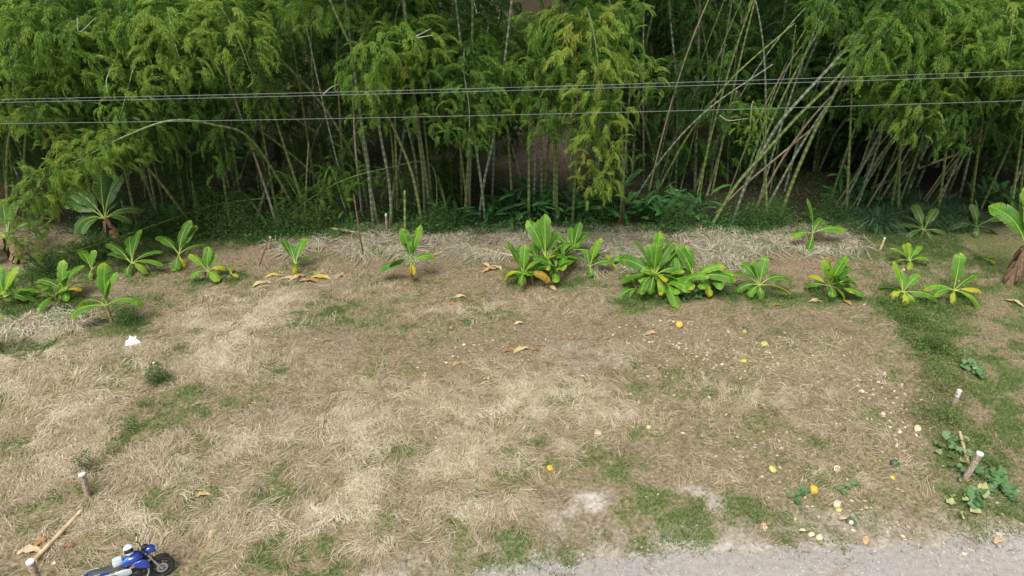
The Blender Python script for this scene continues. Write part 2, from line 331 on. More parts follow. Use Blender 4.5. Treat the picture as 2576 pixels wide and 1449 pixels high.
xs = np.arange(-30, 45, .07); rows = np.array([0, .15, .4, .9, 1.6, 2.6, 4, 6.]); V = []
for k, d in enumerate(rows):
    yy = road_y(xs)-d; V.append(np.stack([xs, yy, gz(xs, yy)+.004+.02*min(1, d)*fbm(xs*3, yy*3, 4)], 1))
V = np.concatenate(V); n = len(xs); i = np.arange(len(rows)-1)[:, None]*n; j = np.arange(n-1)[None]
g = G().add(V, np.stack([i+j, i+n+j, i+n+j+1, i+j+1], -1).reshape(-1, 4))
mr, nt, b = mat('gravel_road'); nb = noise(nt, 7, 6); vo = nt.nodes.new('ShaderNodeTexVoronoi'); vo.inputs['Scale'].default_value = 60
tc = nt.nodes.new('ShaderNodeTexCoord'); nt.links.new(tc.outputs['Object'], vo.inputs['Vector'])
c = ramp(nt, nb, [(.25, (.20, .17, .135)), (.5, (.33, .295, .25)), (.8, (.44, .40, .355))]); c = mix(nt, mth(nt, 'MULTIPLY', noise(nt, 1.1, 4), .8), c, (.36, .30, .22)); c = mix(nt, .22, c, vo.outputs['Color'], 'SOFT_LIGHT')
hsn = nt.nodes.new('ShaderNodeHueSaturation'); hsn.inputs['Saturation'].default_value = .55; nt.links.new(c, hsn.inputs['Color'])
nt.links.new(hsn.outputs[0], b.inputs['Base Color']); b.inputs['Roughness'].default_value = .95; bump(nt, b, vo.outputs['Distance'], .6, .03)
obj('gravel_road', g.mesh('gravel_road', mr, True), kind='structure')

# ------------------------------------------------------------------ blades: straw, grass, cane litter, gravel
def in_view(x, y, pad=40):
    dy = y*CP+CAM_H*SP; u = 1288+FOC*x/dy; v = 724.5-FOC*(y*SP-CAM_H*CP)/dy
    return (u > -pad) & (u < 2576+pad) & (v < 1449+pad)
def sample(n, mask, x0=-23, x1=23, y0=9, y1=36):
    out = np.zeros((0, 2))
    while len(out) < n:
        x = RNG.uniform(x0, x1, n*4); y = RNG.uniform(y0, y1, n*4); k = in_view(x, y)
        x, y = x[k], y[k]; k = RNG.uniform(0, 1, len(x)) < mask(x, y); out = np.vstack([out, np.stack([x[k], y[k]], 1)])
    return out[:n]
def lying_blades(x, y, ang, curv, L, wd, hgt, tint, g):
    """ribbons that lie on the ground and bend within it: two quads each"""
    n = len(x); pts = []
    for t in (0., .5, 1.):
        a = ang+curv*t*.5; px = x+np.cos(a)*L*t; py = y+np.sin(a)*L*t
        pz = gz(px, py)+.012+hgt*(1-(2*t-1)**2)+hgt*.35*t
        w_ = wd*(1.-.75*abs(t-.4)); s = np.stack([-np.sin(a+curv*t*.5), np.cos(a+curv*t*.5), RNG.uniform(-.5, .5, n)], 1)*w_[:, None]/2
        p = np.stack([px, py, pz], 1); pts += [p-s, p+s]
    V = np.stack(pts, 1).reshape(-1, 3); o = (np.arange(n)*6)[:, None]
    Q = np.stack([o+np.array([0, 1, 3, 2]), o+np.array([2, 3, 5, 4])], 1).reshape(-1, 4)
    g.add(V, Q, tint=np.repeat(tint, 2))
def locks(nl, per, mask, Lr, wr, spread, tintf, g, hg=(.02, .10), yr=(9, 36), flow_s=.33, curl=1.3):
    c = sample(nl, mask, y0=yr[0], y1=yr[1])
    fl = fbm(c[:, 0]*flow_s, c[:, 1]*flow_s, 55)*math.pi*5+RNG.normal(0, .5, nl)
    cu = RNG.normal(0, curl, nl); L = RNG.uniform(*Lr, nl); tn = tintf(c[:, 0], c[:, 1])+RNG.normal(0, .12, nl)
    k = np.repeat(np.arange(nl), per); n = len(k)
    perp = RNG.normal(0, .07, n); along = RNG.uniform(-.25, .25, n)
    x = c[k, 0]-np.sin(fl[k])*perp+np.cos(fl[k])*along; y = c[k, 1]+np.cos(fl[k])*perp+np.sin(fl[k])*along
    lying_blades(x, y, fl[k]+RNG.normal(0, spread, n), cu[k]+RNG.normal(0, .25, n), L[k]*RNG.uniform(.6, 1.15, n), RNG.uniform(*wr, n), RNG.uniform(*hg, n), np.clip(tn[k]+RNG.normal(0, .14, n), 0, 1), g)
notroad = lambda x, y: np.where(y > road_y(x)+.1, 1., .75*sstep(-1.3, .1, y-road_y(x))**2)
st = lambda x, y: m_straw(x, y)**1.5*(1-.8*m_green(x, y))*notroad(x, y)
g = G(); locks(8600, 12, st, (.28, .62), (.008, .017), .28, lambda x, y: .38+.62*blobmask(x, y, STRAW)*fbm(x*.9, y*.9, 66), g)
obj('dry_grass', g.mesh('dry_grass', M_straw), label='matted pale straw lying in swirls over the open plot', cat='dry grass', kind='stuff')
g = G(); locks(1700, 11, lambda x, y: blobmask(x, y, CANE)*sstep(.40, .62, fbm(x*.9, y*1.6, 83)), (.5, 1.4), (.014, .034), .6, lambda x, y: np.where(RNG.uniform(0, 1, len(x)) < .22, .95, .12+.85*fbm(x*1.6, y*1.6, 3)), g, (.02, .20), (20, 36), .5, .8)
obj('cane_litter', g.mesh('cane_litter', M_cane), label='grey heaps of dead cane leaves along the grove edge', cat='leaf litter', kind='stuff')

def upright_blades(c, L, wd, lean, tint, g):
    n = len(c); a = RNG.uniform(0, 2*math.pi, n); b_ = RNG.uniform(0, 2*math.pi, n)
    z = gz(c[:, 0], c[:, 1])-.005; p = np.column_stack([c, z]); s = np.stack([np.cos(a), np.sin(a), np.zeros(n)], 1)*wd[:, None]/2
    tip = p+np.stack([np.cos(b_)*lean*L, np.sin(b_)*lean*L, L], 1)
    g.add(np.stack([p-s, p+s, tip], 1).reshape(-1, 3), None, np.arange(3*n).reshape(-1, 3), tint=tint)
g = G(); c = sample(150000, lambda x, y: (m_green(x, y)**1.3)*notroad(x, y)*(1-m_grove(x, y)))
upright_blades(c, RNG.uniform(.04, .17, len(c)), RNG.uniform(.014, .034, len(c)), RNG.uniform(.2, 1.3, len(c)), np.clip(.38+.5*(fbm(c[:, 0]*1.3, c[:, 1]*1.3, 70)-.4)+RNG.normal(0, .16, len(c)), 0, 1), g)
obj('green_grass', g.mesh('green_grass', M_grass), label='short green grass in patches between the dry straw', cat='grass', kind='stuff')
g = G(); c = sample(60000, lambda x, y: .55*notroad(x, y)*(1-m_grove(x, y))*(1-.6*blobmask(x, y, BARE)))
upright_blades(c, RNG.uniform(.02, .09, len(c)), RNG.uniform(.01, .02, len(c)), RNG.uniform(.3, 2.5, len(c)), np.clip(RNG.normal(.3, .22, len(c)), 0, 1), g)
obj('dry_stubble', g.mesh('dry_stubble', M_straw), label='short brown stubble over the bare soil', cat='stubble', kind='stuff')
# pale chips of dried leaf, densest on the right half
CHIP = blobs([(1700, 880, 200, 70, .9), (1950, 900, 150, 60, 1), (2150, 1000, 170, 120, .9), (2050, 1200, 200, 120, .6), (1800, 1030, 250, 80, .5), (2150, 1330, 200, 40, .7), (1300, 930, 250, 70, .25), (780, 700, 140, 25, .6), (2450, 1380, 150, 30, .6)])
c = sample(2000, lambda x, y: blobmask(x, y, CHIP)+.02); n = len(c); a = RNG.uniform(0, 6.28, n); L = RNG.uniform(.03, .10, n)
d = np.stack([np.cos(a), np.sin(a), RNG.uniform(-.2, .2, n)], 1); e = np.stack([-np.sin(a), np.cos(a), RNG.uniform(-.5, .5, n)], 1)
p = np.column_stack([c, gz(c[:, 0], c[:, 1])+.035]); lw = (L*RNG.uniform(.3, .7, n))[:, None]; L = L[:, None]
g = G().add(np.stack([p-d*L, p+e*lw-[0, 0, .01], p+d*L*.8, p-e*lw], 1).reshape(-1, 3), np.arange(4*n).reshape(-1, 4), tint=np.clip(RNG.normal(.66, .18, n), 0, 1))
obj('leaf_chips', g.mesh('leaf_chips', M_straw), label='pale chips of dried leaf scattered over the soil', cat='litter', kind='stuff')
# gravel
c = sample(3500, lambda x, y: np.where(notroad(x, y) > .9, .25*sstep(1.2, 0, y-road_y(x)), 1.)*(y < 16), y0=8.5, y1=17); n = len(c)
r = .010+.035*RNG.uniform(0, 1, n)**3; base = np.array([[1, 0, 0], [0, 1, 0], [-1, 0, 0], [0, -1, 0], [0, 0, .8], [0, 0, -.5]]); 
V = base[None]*r[:, None, None]*RNG.uniform(.6, 1.3, (n, 6, 3))+np.column_stack([c, gz(c[:, 0], c[:, 1])+.02+r*.2])[:, None]
F = np.array([[0, 1, 4], [1, 2, 4], [2, 3, 4], [3, 0, 4], [1, 0, 5], [2, 1, 5], [3, 2, 5], [0, 3, 5]])
g = G().add(V.reshape(-1, 3), None, (F[None]+(np.arange(n)*6)[:, None, None]).reshape(-1, 3))
obj('gravel', g.mesh('gravel', M_stone), label='small pale stones strewn on the gravel track', cat='gravel', kind='stuff')

# small-leaved ground cover
def leafcloud(pts, L, wd, g, tint, down=.3):
    n = len(pts); d = RNG.normal(0, 1, (n, 3)); d[:, 2] = d[:, 2]*.5-down; d /= np.linalg.norm(d, axis=1)[:, None]
    s = np.cross(d, RNG.normal(0, 1, (n, 3))+[0, 0, 1.2]); s /= np.linalg.norm(s, axis=1)[:, None]+1e-9
    L = L[:, None]; wd = wd[:, None]
    V = np.stack([pts, pts+d*L*.45+s*wd/2, pts+d*L, pts+d*L*.45-s*wd/2], 1).reshape(-1, 3)
    g.add(V, np.arange(4*n).reshape(-1, 4), tint=tint)
COVER = blobs([(30, 775, 70, 25, .9), (165, 762, 70, 16, .8), (325, 812, 40, 14, .7), (535, 707, 50, 12, .8), (350, 690, 120, 12, .35), (1370, 705, 90, 14, .7), (1650, 745, 90, 14, 1), (1750, 745, 80, 14, 1), (1905, 748, 70, 12, .9), (2080, 748, 70, 12, .9),
  (2265, 765, 70, 20, 1), (2390, 775, 60, 16, .9), (2300, 810, 55, 35, 1), (2340, 870, 50, 45, 1), (2375, 950, 45, 60, .9), (2400, 1060, 45, 60, .85), (2420, 1140, 40, 50, .8), (2300, 620, 80, 20, .6), (2480, 600, 90, 18, .5), (600, 590, 130, 25, .8), (250, 640, 180, 25, .6), (60, 700, 80, 25, .8), (450, 620, 80, 20, .6)])
c = sample(46000, lambda x, y: blobmask(x, y, COVER)); n = len(c); hh = .42*blobmask(c[:, 0], c[:, 1], COVER)*(.3+fbm(c[:, 0]*2, c[:, 1]*2, 14))
p = np.column_stack([c, gz(c[:, 0], c[:, 1])+RNG.uniform(.02, 1, n)*hh+.03])
g = G(); leafcloud(p, RNG.uniform(.04, .11, n), RNG.uniform(.02, .05, n), g, np.clip(RNG.normal(.48, .2, n)+.3*(fbm(c[:, 0], c[:, 1], 15)-.5)+.22*sstep(27.5, 24, c[:, 1])*(c[:, 0] > 12), 0, 1))
obj('ground_cover', g.mesh('ground_cover', M_weed), label='low leafy weeds round the banana plants and along the right plot line', cat='weeds', kind='stuff')
nG = 62000; x = RNG.uniform(-24, 24, nG); y = 33.4+16*RNG.uniform(0, 1, nG)**1.6; k = RNG.uniform(0, 1, nG) < np.clip(.4+1.3*(fbm(x*.5, y*.9, 25)-.3), 0, 1); x, y = x[k], y[k]
hh = (1.0+1.6*sstep(-4, -9, x))*fbm(x*.9, y*.9, 26)**1.3*sstep(33.2, 35, y); p = np.column_stack([x, y, gz(x, y)+RNG.uniform(0, 1, len(x))*hh+.02])
g = G(); leafcloud(p, RNG.uniform(.07, .2, len(x)), RNG.uniform(.03, .08, len(x)), g, np.clip(RNG.normal(.5, .2, len(x)), 0, 1))
xe = RNG.uniform(-22, 22, 26000); ye = 33.0+2.6*RNG.uniform(0, 1, 26000)-1.2*sstep(-5, -11, xe)*RNG.uniform(0, 1, 26000); ke = RNG.uniform(0, 1, 26000) < sstep(.36, .62, fbm(xe*.45, ye*.7, 29)+.10*sstep(-3, -8, xe)); xe, ye = xe[ke], ye[ke]
he_ = 1.1*fbm(xe*1.1, ye*1.1, 27)**1.2; leafcloud(np.column_stack([xe, ye, gz(xe, ye)+RNG.uniform(0, 1, len(xe))*he_+.02]), RNG.uniform(.08, .22, len(xe)), RNG.uniform(.03, .08, len(xe)), g, np.clip(RNG.normal(.7, .2, len(xe)), 0, 1))
obj('understory_weeds', g.mesh('understory_weeds', M_under), label='dark green weeds on the ground under the bamboo', cat='weeds', kind='stuff')

# ------------------------------------------------------------------ bamboo
def make_spray(seed, L=1.7, leaf=(.13, .27)):
    """one drooping side branch: starts at the origin, reaches along +x, hangs; returns leaf quads and tints"""
    r = np.random.default_rng(seed); base = []; dirs = []
    nt_ = 12
    for i in range(nt_):
        s = .12+.88*(i+r.uniform(-.3, .3))/nt_
        c = np.array([L*s*(.92-.34*s*s), 0, L*(.26*s-.92*s*s)]); tg = np.array([.92-1.02*s*s*.9, 0, .26-1.84*s]); tg /= np.linalg.norm(tg)
        for sd_ in (-1, 1):
            d = tg*.7+np.array([0, sd_*r.uniform(.35, .95), r.uniform(-.75, .15)]); d /= np.linalg.norm(d); tl = r.uniform(.25, .55)*(1.1-.5*s)
            for k in range(11):
                q = (k+r.uniform(0, 1))/11; base.append(c+d*tl*q+np.array([0, 0, -.6*tl*q*q])+r.normal(0, .02, 3))
                e = d*.7+tg*.25+np.array([0, 0, -.75-.4*q])+r.normal(0, .42, 3); dirs.append(e/np.linalg.norm(e))
    base = np.array(base); d = np.array(dirs); n = len(base)
    sdv = np.cross(d, r.normal(0, .7, (n, 3))+[0, 0, 1]); sdv /= np.linalg.norm(sdv, axis=1)[:, None]+1e-9
    Lf = r.uniform(*leaf, n)[:, None]; W = Lf*.19
    V = np.stack([base+sdv*W/2, base+d*Lf, base-sdv*W/2+d*Lf*.08], 1)
    # twig of the branch itself
    return V, np.clip(r.normal(.42, .12, n)+np.where(r.uniform(0, 1, n) < .025, .4, 0), 0, 1)
SPRAYS = [make_spray(100+k) for k in range(8)]
def crown_geo(path, t0, n, size, tint=0., up=.25, g=None, seed=0, thin=1.0):
    """sprays set round the upper part of a culm"""
    r = np.random.default_rng(seed); g = g or G()
    s = np.concatenate([[0], np.cumsum(np.linalg.norm(np.diff(path, axis=0), axis=1))]); s /= s[-1]
    az0 = r.uniform(0, 6.28)
    for k in range(n):
        f = (k+r.uniform(0, 1))/n; t = t0+(1-t0)*f
        p = np.array([np.interp(t, s, path[:, c]) for c in range(3)])
        V, tn = SPRAYS[r.integers(len(SPRAYS))]
        a = az0+k*2.4+r.normal(0, .4); sc = size*r.uniform(.65, 1.2)*(1.05-.45*f)*(.55+.45*min(1, f/.25))
        ti = r.normal(up, .65); sc *= .56
        ro = size*1.38*math.sqrt(r.uniform(0, 1))*(1.05-.55*f)*(.5+.5*min(1, f/.25)); q0 = p.copy()
        p = p+np.array([math.cos(a)*ro, math.sin(a)*ro, .30*ro-.42*ro*ro/max(size, .3)])
        g.add(np.array([q0, p, p-[0, 0, .018], q0-[0, 0, .025]]), [(0, 1, 2, 3)], tint=.25); a += r.normal(0, .7)
        ca, sa, ct, s_t = math.cos(a), math.sin(a), math.cos(ti), math.sin(ti)
        Mx = np.array([[ca*ct, -sa, -ca*s_t], [sa*ct, ca, -sa*s_t], [s_t, 0, ct]])
        keep = slice(None) if thin >= 1 else r.uniform(0, 1, len(V)) < thin
        W = (V[keep]*sc) @ Mx.T+p
        g.add(W.reshape(-1, 3), None, np.arange(len(W)*3).reshape(-1, 3), tint=np.clip(tn[keep]+tint+r.normal(0, .07), 0, 1))
    return g
def culm_geo(path, r0, r1, g=None, sides=6, node=.36, tip=True):
    """jointed stem: every node a swollen ring with a pale band"""
    g = g or G(); p, L = resample(path, node/3); n = len(p); t = np.linspace(0, 1, n)
    rad = r0+(r1-r0)*t**1.3; k = np.arange(n) % 3; rad = rad*np.where(k == 0, 1.12, 1.0)
    tube(g, p, rad, sides, tint=np.where(k[:-1] == 0, .34, .0)); return g
KIND = {'g': M_culm_g, 'w': M_culm_w, 'd': M_culm_d, 'p': M_culm_p}
# shared tops for the straight culms, and whole bamboos for the back rows
def local_arc(h, bend, n=24):
    t = np.linspace(0, 1, n); return np.stack([bend*t**2.6, .15*bend*np.sin(t*3), h*(t-.12*t**4)], 1)
TOPS = []
for k in range(5):
    pa = local_arc(6.2, [1.2, 2.4, .8, 3.0, 1.8][k]); TOPS.append(crown_geo(pa, .02, 85, 1.4, -.10, seed=500+k).mesh('bamboo_crown', M_bleaf))
BACK = []
for k in range(6):
    pa = local_arc([15, 17, 14, 16, 18, 13][k], [2.5, 4, 1.5, 3.2, 2, 4.5][k], 40)
    BACK.append((culm_geo(pa, .075, .02, node=.4).mesh('culm', [M_culm_g, M_culm_w][k % 2]), crown_geo(pa, [.10, .26, .16, .32, .20, .12][k], 155, 1.8, -.28, seed=700+k).mesh('bamboo_crown', M_bleaf)))  # crown tint lowered: the shade inside the grove is in the leaf colour
def put_children(root, parts):
    for nm, me, loc, rz in parts:
        o = obj(nm, me, root, loc); o.rotation_euler.z = rz

BACK_N = 0
rb = np.random.default_rng(11)
def back_bamboo(x, y, sc, label, group, k=None):
    global BACK_N
    k = BACK_N % 6 if k is None else k; BACK_N += 1
    t = thing('bamboo', (x, y, float(gz(x, y))-.03), label, 'bamboo', group, rb.uniform(0, 6.28)); t.scale = (sc, sc, sc); t.rotation_euler.x = rb.normal(0, .10); t.rotation_euler.y = rb.normal(0, .10)
    put_children(t, [('culm', BACK[k][0], (0, 0, 0), 0), ('crown', BACK[k][1], (0, 0, 0), 0)]); return t
GAPS = [P(720, 120)[:1], ]
for row, (yy, nn, s0) in enumerate([(39.5, 19, .9), (42.5, 24, 1.), (46, 26, 1.), (51.5, 22, 1.05), (57, 24, 1.1), (64, 24, 1.2)]):
    half = yy*.80+6
    for q in range(nn):
        x = -half+2*half*(q+.5)/nn+rb.normal(0, .9); y = yy+rb.normal(0, 1.1)
        uu = 1288+FOC*x/(y*CP+10*SP)
        if (660 < uu < 760 and y > 45) or (1130 < uu < 1190 and y > 45) or (1270 < uu < 1440 and y > 41): continue
        back_bamboo(x, y, s0*rb.uniform(.85, 1.15), 'leafy bamboo in the dark rows deep inside the grove', 'bamboo deep in the grove')

for q in range(18):
    back_bamboo(13+rb.uniform(0, 19), rb.uniform(38.5, 45), rb.uniform(.75, 1.0), 'leafy bamboo in the dark rows deep inside the grove', 'bamboo deep in the grove', [0, 2, 5][q % 3])
def hero_plume(hang, base, n, size, label, tint=0., r0=.075, kind='g', t_leaf=None, group='leaning bamboo plumes along the grove front', rise=None, top_over=0.):
    """culm from the ground that leans out and hangs its leafy top along the given places (u, v, distance)"""
    b_ = P(*base); b_[2] -= .05; h = [at(*q) for q in hang]
    mid = b_*.45+h[0]*.55; mid[2] = b_[2]+(h[0][2]-b_[2])*.72
    pts = [b_, mid]+h if rise is None else [b_]+[at(*q) for q in rise]+h
    path = catmull(pts, 60); path, L = resample(path, .3)
    s = np.concatenate([[0], np.cumsum(np.linalg.norm(np.diff(path, axis=0), axis=1))])
    i0 = int(np.argmin(np.linalg.norm(path-h[0], axis=1))); t0 = max(.2, s[i0]/s[-1]-.08) if t_leaf is None else t_leaf
    t = thing('bamboo', b_, label, 'bamboo', group)
    cu = obj('culm', culm_geo(path-b_, r0, .012).mesh('culm', KIND[kind]), t)
    obj('crown', crown_geo(path-b_, t0, n, size, tint, seed=int(abs(hang[0][0]*7+hang[0][1]))).mesh('crown', M_bleaf), t)
    return t
HP = [ # hanging path, base, sprays, size, tint, label
 ([(60, 40, 31), (40, 150, 30), (30, 230, 29.6)], (40, 540), 38, 1.45, .04, 'leafy bamboo plume in the top left corner'),
 ([(210, 60, 32), (150, 130, 31), (130, 220, 30.5)], (180, 520), 36, 1.4, .02, 'bamboo plume behind the top left corner plume, hanging toward the wires'),
 ([(330, 20, 33), (270, 110, 32), (235, 200, 31)], (330, 510), 36, 1.4, .05, 'bamboo plume above the bare white curved twig on the left'),
 ([(420, 20, 32), (440, 110, 30.5), (470, 200, 29.8)], (500, 540), 40, 1.35, .12, 'bright green bamboo plume hanging in the upper left'),
 ([(540, 10, 33), (590, 80, 31.5), (630, 180, 30.8)], (610, 530), 36, 1.3, .08, 'bright bamboo plume left of the long diagonal culms'),
 ([(340, 170, 31), (320, 230, 30.2), (300, 300, 29.8)], (400, 560), 26, 1.2, .08, 'bamboo plume hanging just across the wires on the left'),
 ([(120, 230, 31), (100, 280, 30), (90, 330, 29.7)], (60, 560), 24, 1.1, .0, 'green bamboo plume hanging below the wires at far left'),
 ([(440, 250, 32.5), (410, 320, 31.8), (390, 400, 31.5)], (470, 570), 36, 1.2, .0, 'dark green bamboo plume under the arching culm'),
 ([(545, 250, 33.5), (560, 330, 32.8), (575, 430, 32.5)], (580, 580), 36, 1.15, -.04, 'dark drooping bamboo left of the pale leaning poles'),
 ([(720, 0, 35), (700, 50, 34), (690, 110, 33.5)], (800, 520), 20, 1.2, .03, 'bamboo plume at the top edge over a brown gap'),
 ([(850, 10, 33), (800, 30, 32), (770, 70, 31.5)], (870, 520), 22, 1.2, .1, 'bright bamboo tip at the top edge left of the middle'),
 ([(1000, 70, 32), (960, 120, 30.5), (930, 190, 30), (915, 240, 29.8)], (1000, 540), 50, 1.3, .17, 'large yellowish bamboo plume hanging over the wires left of the middle'),
 ([(1040, 90, 33), (1030, 160, 32), (1010, 220, 31.6)], (1090, 540), 24, 1.1, .12, 'yellowish bamboo plume with bare grey twigs beside it'),
 ([(1120, 170, 35), (1160, 230, 34), (1180, 300, 33.6)], (1180, 550), 36, 1.25, -.03, 'mid green bamboo plume hanging near the middle of the wires'),
 ([(1250, 60, 36), (1230, 160, 35), (1215, 250, 34.4)], (1290, 530), 36, 1.35, -.03, 'mid green bamboo hanging left of the long weeping plume'),
 ([(1330, 120, 34), (1320, 220, 33.2), (1310, 300, 33)], (1330, 560), 30, 1.2, -.02, 'bamboo plume tucked against the left of the long weeping plume'),
 ([(1400, 40, 32.5), (1400, 110, 31.5), (1385, 170, 31)], (1400, 560), 26, 1.2, .16, 'yellow-green bamboo shoulder of the weeping plume at upper middle'),
 ([(1470, 20, 32), (1500, 120, 30.6), (1507, 260, 30.2), (1508, 380, 30.4), (1500, 490, 30.6)], (1440, 565), 74, 1.22, .13, 'long weeping bamboo hanging its bright leaves down to the undergrowth'),
 ([(1590, 140, 33), (1615, 190, 32), (1628, 250, 31.8)], (1560, 560), 26, .8, .06, 'small hooked bamboo plume right of the weeping one'),
 ([(1530, 0, 34), (1545, 60, 33), (1540, 150, 32.6)], (1570, 540), 26, 1.15, .05, 'bamboo plume above the small hooked plume'),
 ([(2300, 0, 33), (2250, 60, 31.5), (2190, 120, 30.6), (2160, 190, 30.4)], (2240, 540), 52, 1.25, .08, 'big bamboo plume fanning down to the left at upper right'),
 ([(2380, 40, 33), (2330, 120, 32), (2290, 230, 31.4), (2270, 320, 31.4)], (2360, 545), 48, 1.35, .0, 'bamboo plume hanging below the wires at upper right'),
 ([(2460, 0, 32), (2430, 80, 31), (2410, 170, 30.8)], (2440, 540), 36, 1.3, .03, 'bamboo plume near the right corner, lit at its tip'),
 ([(2560, 20, 31), (2540, 110, 30), (2530, 200, 29.8)], (2560, 545), 36, 1.3, .03, 'bamboo plume at the right edge above the wires'),
 ([(2560, 180, 34), (2500, 270, 33.4), (2470, 370, 33)], (2540, 555), 38, 1.3, -.1, 'dark bamboo plume at the right edge below the wires'),
 ([(2230, 200, 34), (2200, 260, 33.4), (2175, 310, 33.2)], (2260, 550), 22, 1.0, -.04, 'dark bamboo plume over the ringed culms on the right'),
 ([(2110, 0, 35), (2085, 40, 34.2), (2070, 90, 34)], (2130, 540), 24, 1.1, -.10, 'dark bamboo plume left of the bright one at upper right'),
 ([(1895, 255, 34.5), (1888, 310, 34), (1880, 375, 34)], (1930, 560), 22, .68, .02, 'small green plume hanging beside the tan dead culm'),
 ([(290, 290, 31.5), (300, 350, 30.8), (310, 430, 30.6)], (350, 585), 32, 1.1, .08, 'bright bamboo plume under the arching culm left of its dark neighbour'),
 ([(60, 270, 32), (130, 310, 31), (150, 370, 30.6)], (20, 590), 30, 1.1, .10, 'yellow-green plume below the lower wire at far left'),
 ([(20, 330, 34), (10, 400, 33.6), (15, 470, 33.4)], (30, 575), 26, 1.1, -.15, 'dark plume in the shade at the left edge below the wires'),
 ([(640, 210, 34), (660, 250, 33.6), (670, 300, 33.4)], (700, 560), 18, .9, .0, 'small plume crossed by the pink-grey pole top'),
 ([(480, 380, 34.6), (470, 430, 34.2), (480, 490, 34)], (500, 585), 26, 1.0, -.1, 'dark lower plume right of the big shaded banana'),
 ([(830, 420, 35), (850, 470, 34.5), (870, 530, 34.2)], (800, 575), 22, .8, -.02, 'low leafy bamboo spray above the fallen log'),
 ([(1000, 430, 36), (1010, 480, 35.6), (1020, 530, 35.4)], (980, 570), 20, .8, -.06, 'low leafy bamboo behind the tall cut stump'),
 ([(1100, 440, 37), (1110, 490, 36.6), (1120, 540, 36.4)], (1130, 560), 20, .8, -.1, 'low dark bamboo spray left of the stout upright culm'),
 ([(900, 330, 36.5), (870, 380, 36), (850, 430, 35.8)], (950, 560), 18, .8, -.08, 'small dark plume behind the thin pinkish culm'),
 ([(700, 430, 35), (740, 480, 34.5), (770, 540, 34.2)], (640, 575), 20, .8, -.05, 'low bamboo spray at the foot of the yellow-green culm'),
 ([(600, 480, 35), (560, 520, 34.5), (520, 560, 34)], (680, 575), 22, .8, -.12, 'low dark bamboo thicket left of the pink-grey pole'),
]
for hang, base, n, size, tint, lab in HP: hero_plume(hang, base, int(n*2.85), size*1.05, lab, tint*1.15+.05)  # tint mixes leaf hue with lit brightness put into the front plumes
# the long arching culm across the left, its bright tip hanging at the far left
hero_plume([(215, 395, 28.8), (150, 425, 28.6), (95, 465, 28.6), (75, 560, 28.8), (70, 640, 28.6)], (764, 560), 230, .95, 'long bamboo arching low across the left with a bright yellow-green hanging tip', .22, .07, 'g', .60,
  'arching bamboo', [(640, 360, 32.0), (540, 315, 30.6), (430, 303, 29.4), (310, 345, 29.0)])
hero_plume([(240, 330, 30.6), (215, 380, 30), (190, 440, 29.8), (185, 490, 29.6)], (500, 585), 160, 1.05, 'bright bamboo plume hanging through the arching culm above the big banana', .17)
# fallen culm over the grass at left, and the low arch in the middle
hero_plume([(340, 583, 31.5), (200, 628, 29.9), (60, 660, 28.6)], (760, 545), 90, .7, 'fallen bamboo lying low across the left behind the young bananas', -.02, .055, 'g', .55, 'arching bamboo', [(720, 500, 35), (560, 512, 34.2), (450, 545, 33)])
hero_plume([(860, 455, 34.2), (780, 500, 33.8), (720, 550, 33.4)], (1100, 560), 90, .8, 'thin bamboo bent over to the left above the fallen log', -.06, .04, 'g', .5, 'arching bamboo', [(1085, 415, 35.5), (965, 425, 34.8)])

ARCH = []
for k in range(4):
    pa = catmull([(0, 0, 0), (.3, .2, 4.5), (1.0, .1, 8.5), (2.4+.3*k, 0, 11.0), (4.0+.4*k, -.1, 11.0-.3*k), (5.0+.4*k, .1, 9.3-.3*k), (5.3+.4*k, 0, 7.6-.4*k)], 60)
    ARCH.append((culm_geo(resample(pa, .3)[0], .075, .015).mesh('culm', [M_culm_g, M_culm_w][k % 2]), crown_geo(pa, .42, 210, 1.5, .04, seed=820+k).mesh('crown', M_bleaf)))
def arch(x, y, k, sc, az, label):
    t = thing('bamboo', (x, y, float(gz(x, y))-.04), label, 'bamboo', 'arching bamboo of the front canopy', R(az)); t.scale = (sc, sc, sc)
    put_children(t, [('culm', ARCH[k][0], (0, 0, 0), 0), ('crown', ARCH[k][1], (0, 0, 0), 0)])
q = 0
for x, side in [(x_, 'on the left') for x_ in (-27, -24.5, -22, -20, -18, -16, -14.2)]+[(x_, 'in the middle') for x_ in (-5.6, -3.2, -1, 1.5, 3.2)]+[(x_, 'on the right') for x_ in (17.8, 19.5, 21, 22.8, 25, 28)]:
    arch(x+rb.normal(0, .4), 36.8+rb.uniform(-.8, 1.8), q % 4, rb.uniform(.88, 1.1), -90+rb.normal(0, 24), 'arching leafy bamboo of the dense front canopy '+side); q += 1
for x, y, sc, side in [(-23.5, 35.5, .78, 'lower left'), (-21, 35.2, .72, 'lower left'), (-19, 35.6, .8, 'lower left'), (-17, 35.3, .74, 'lower left'), (-15.2, 35.8, .8, 'lower left'), (-26, 35.5, .8, 'lower left'), (-13.6, 36, .7, 'lower left'), (19, 36, .82, 'lower right'), (21, 35.6, .78, 'lower right'), (23.3, 35.8, .82, 'lower right'), (25.5, 35.5, .8, 'lower right'), (1.2, 36.2, .8, 'lower middle'), (3.6, 36.3, .82, 'lower middle'), (-2.4, 36.6, .85, 'lower middle'), (-6.6, 36.9, .8, 'lower middle')]:
    arch(x, y, q % 4, sc, -90+rb.normal(0, 30), 'arching leafy bamboo in the '+side+' tier of the canopy'); q += 1
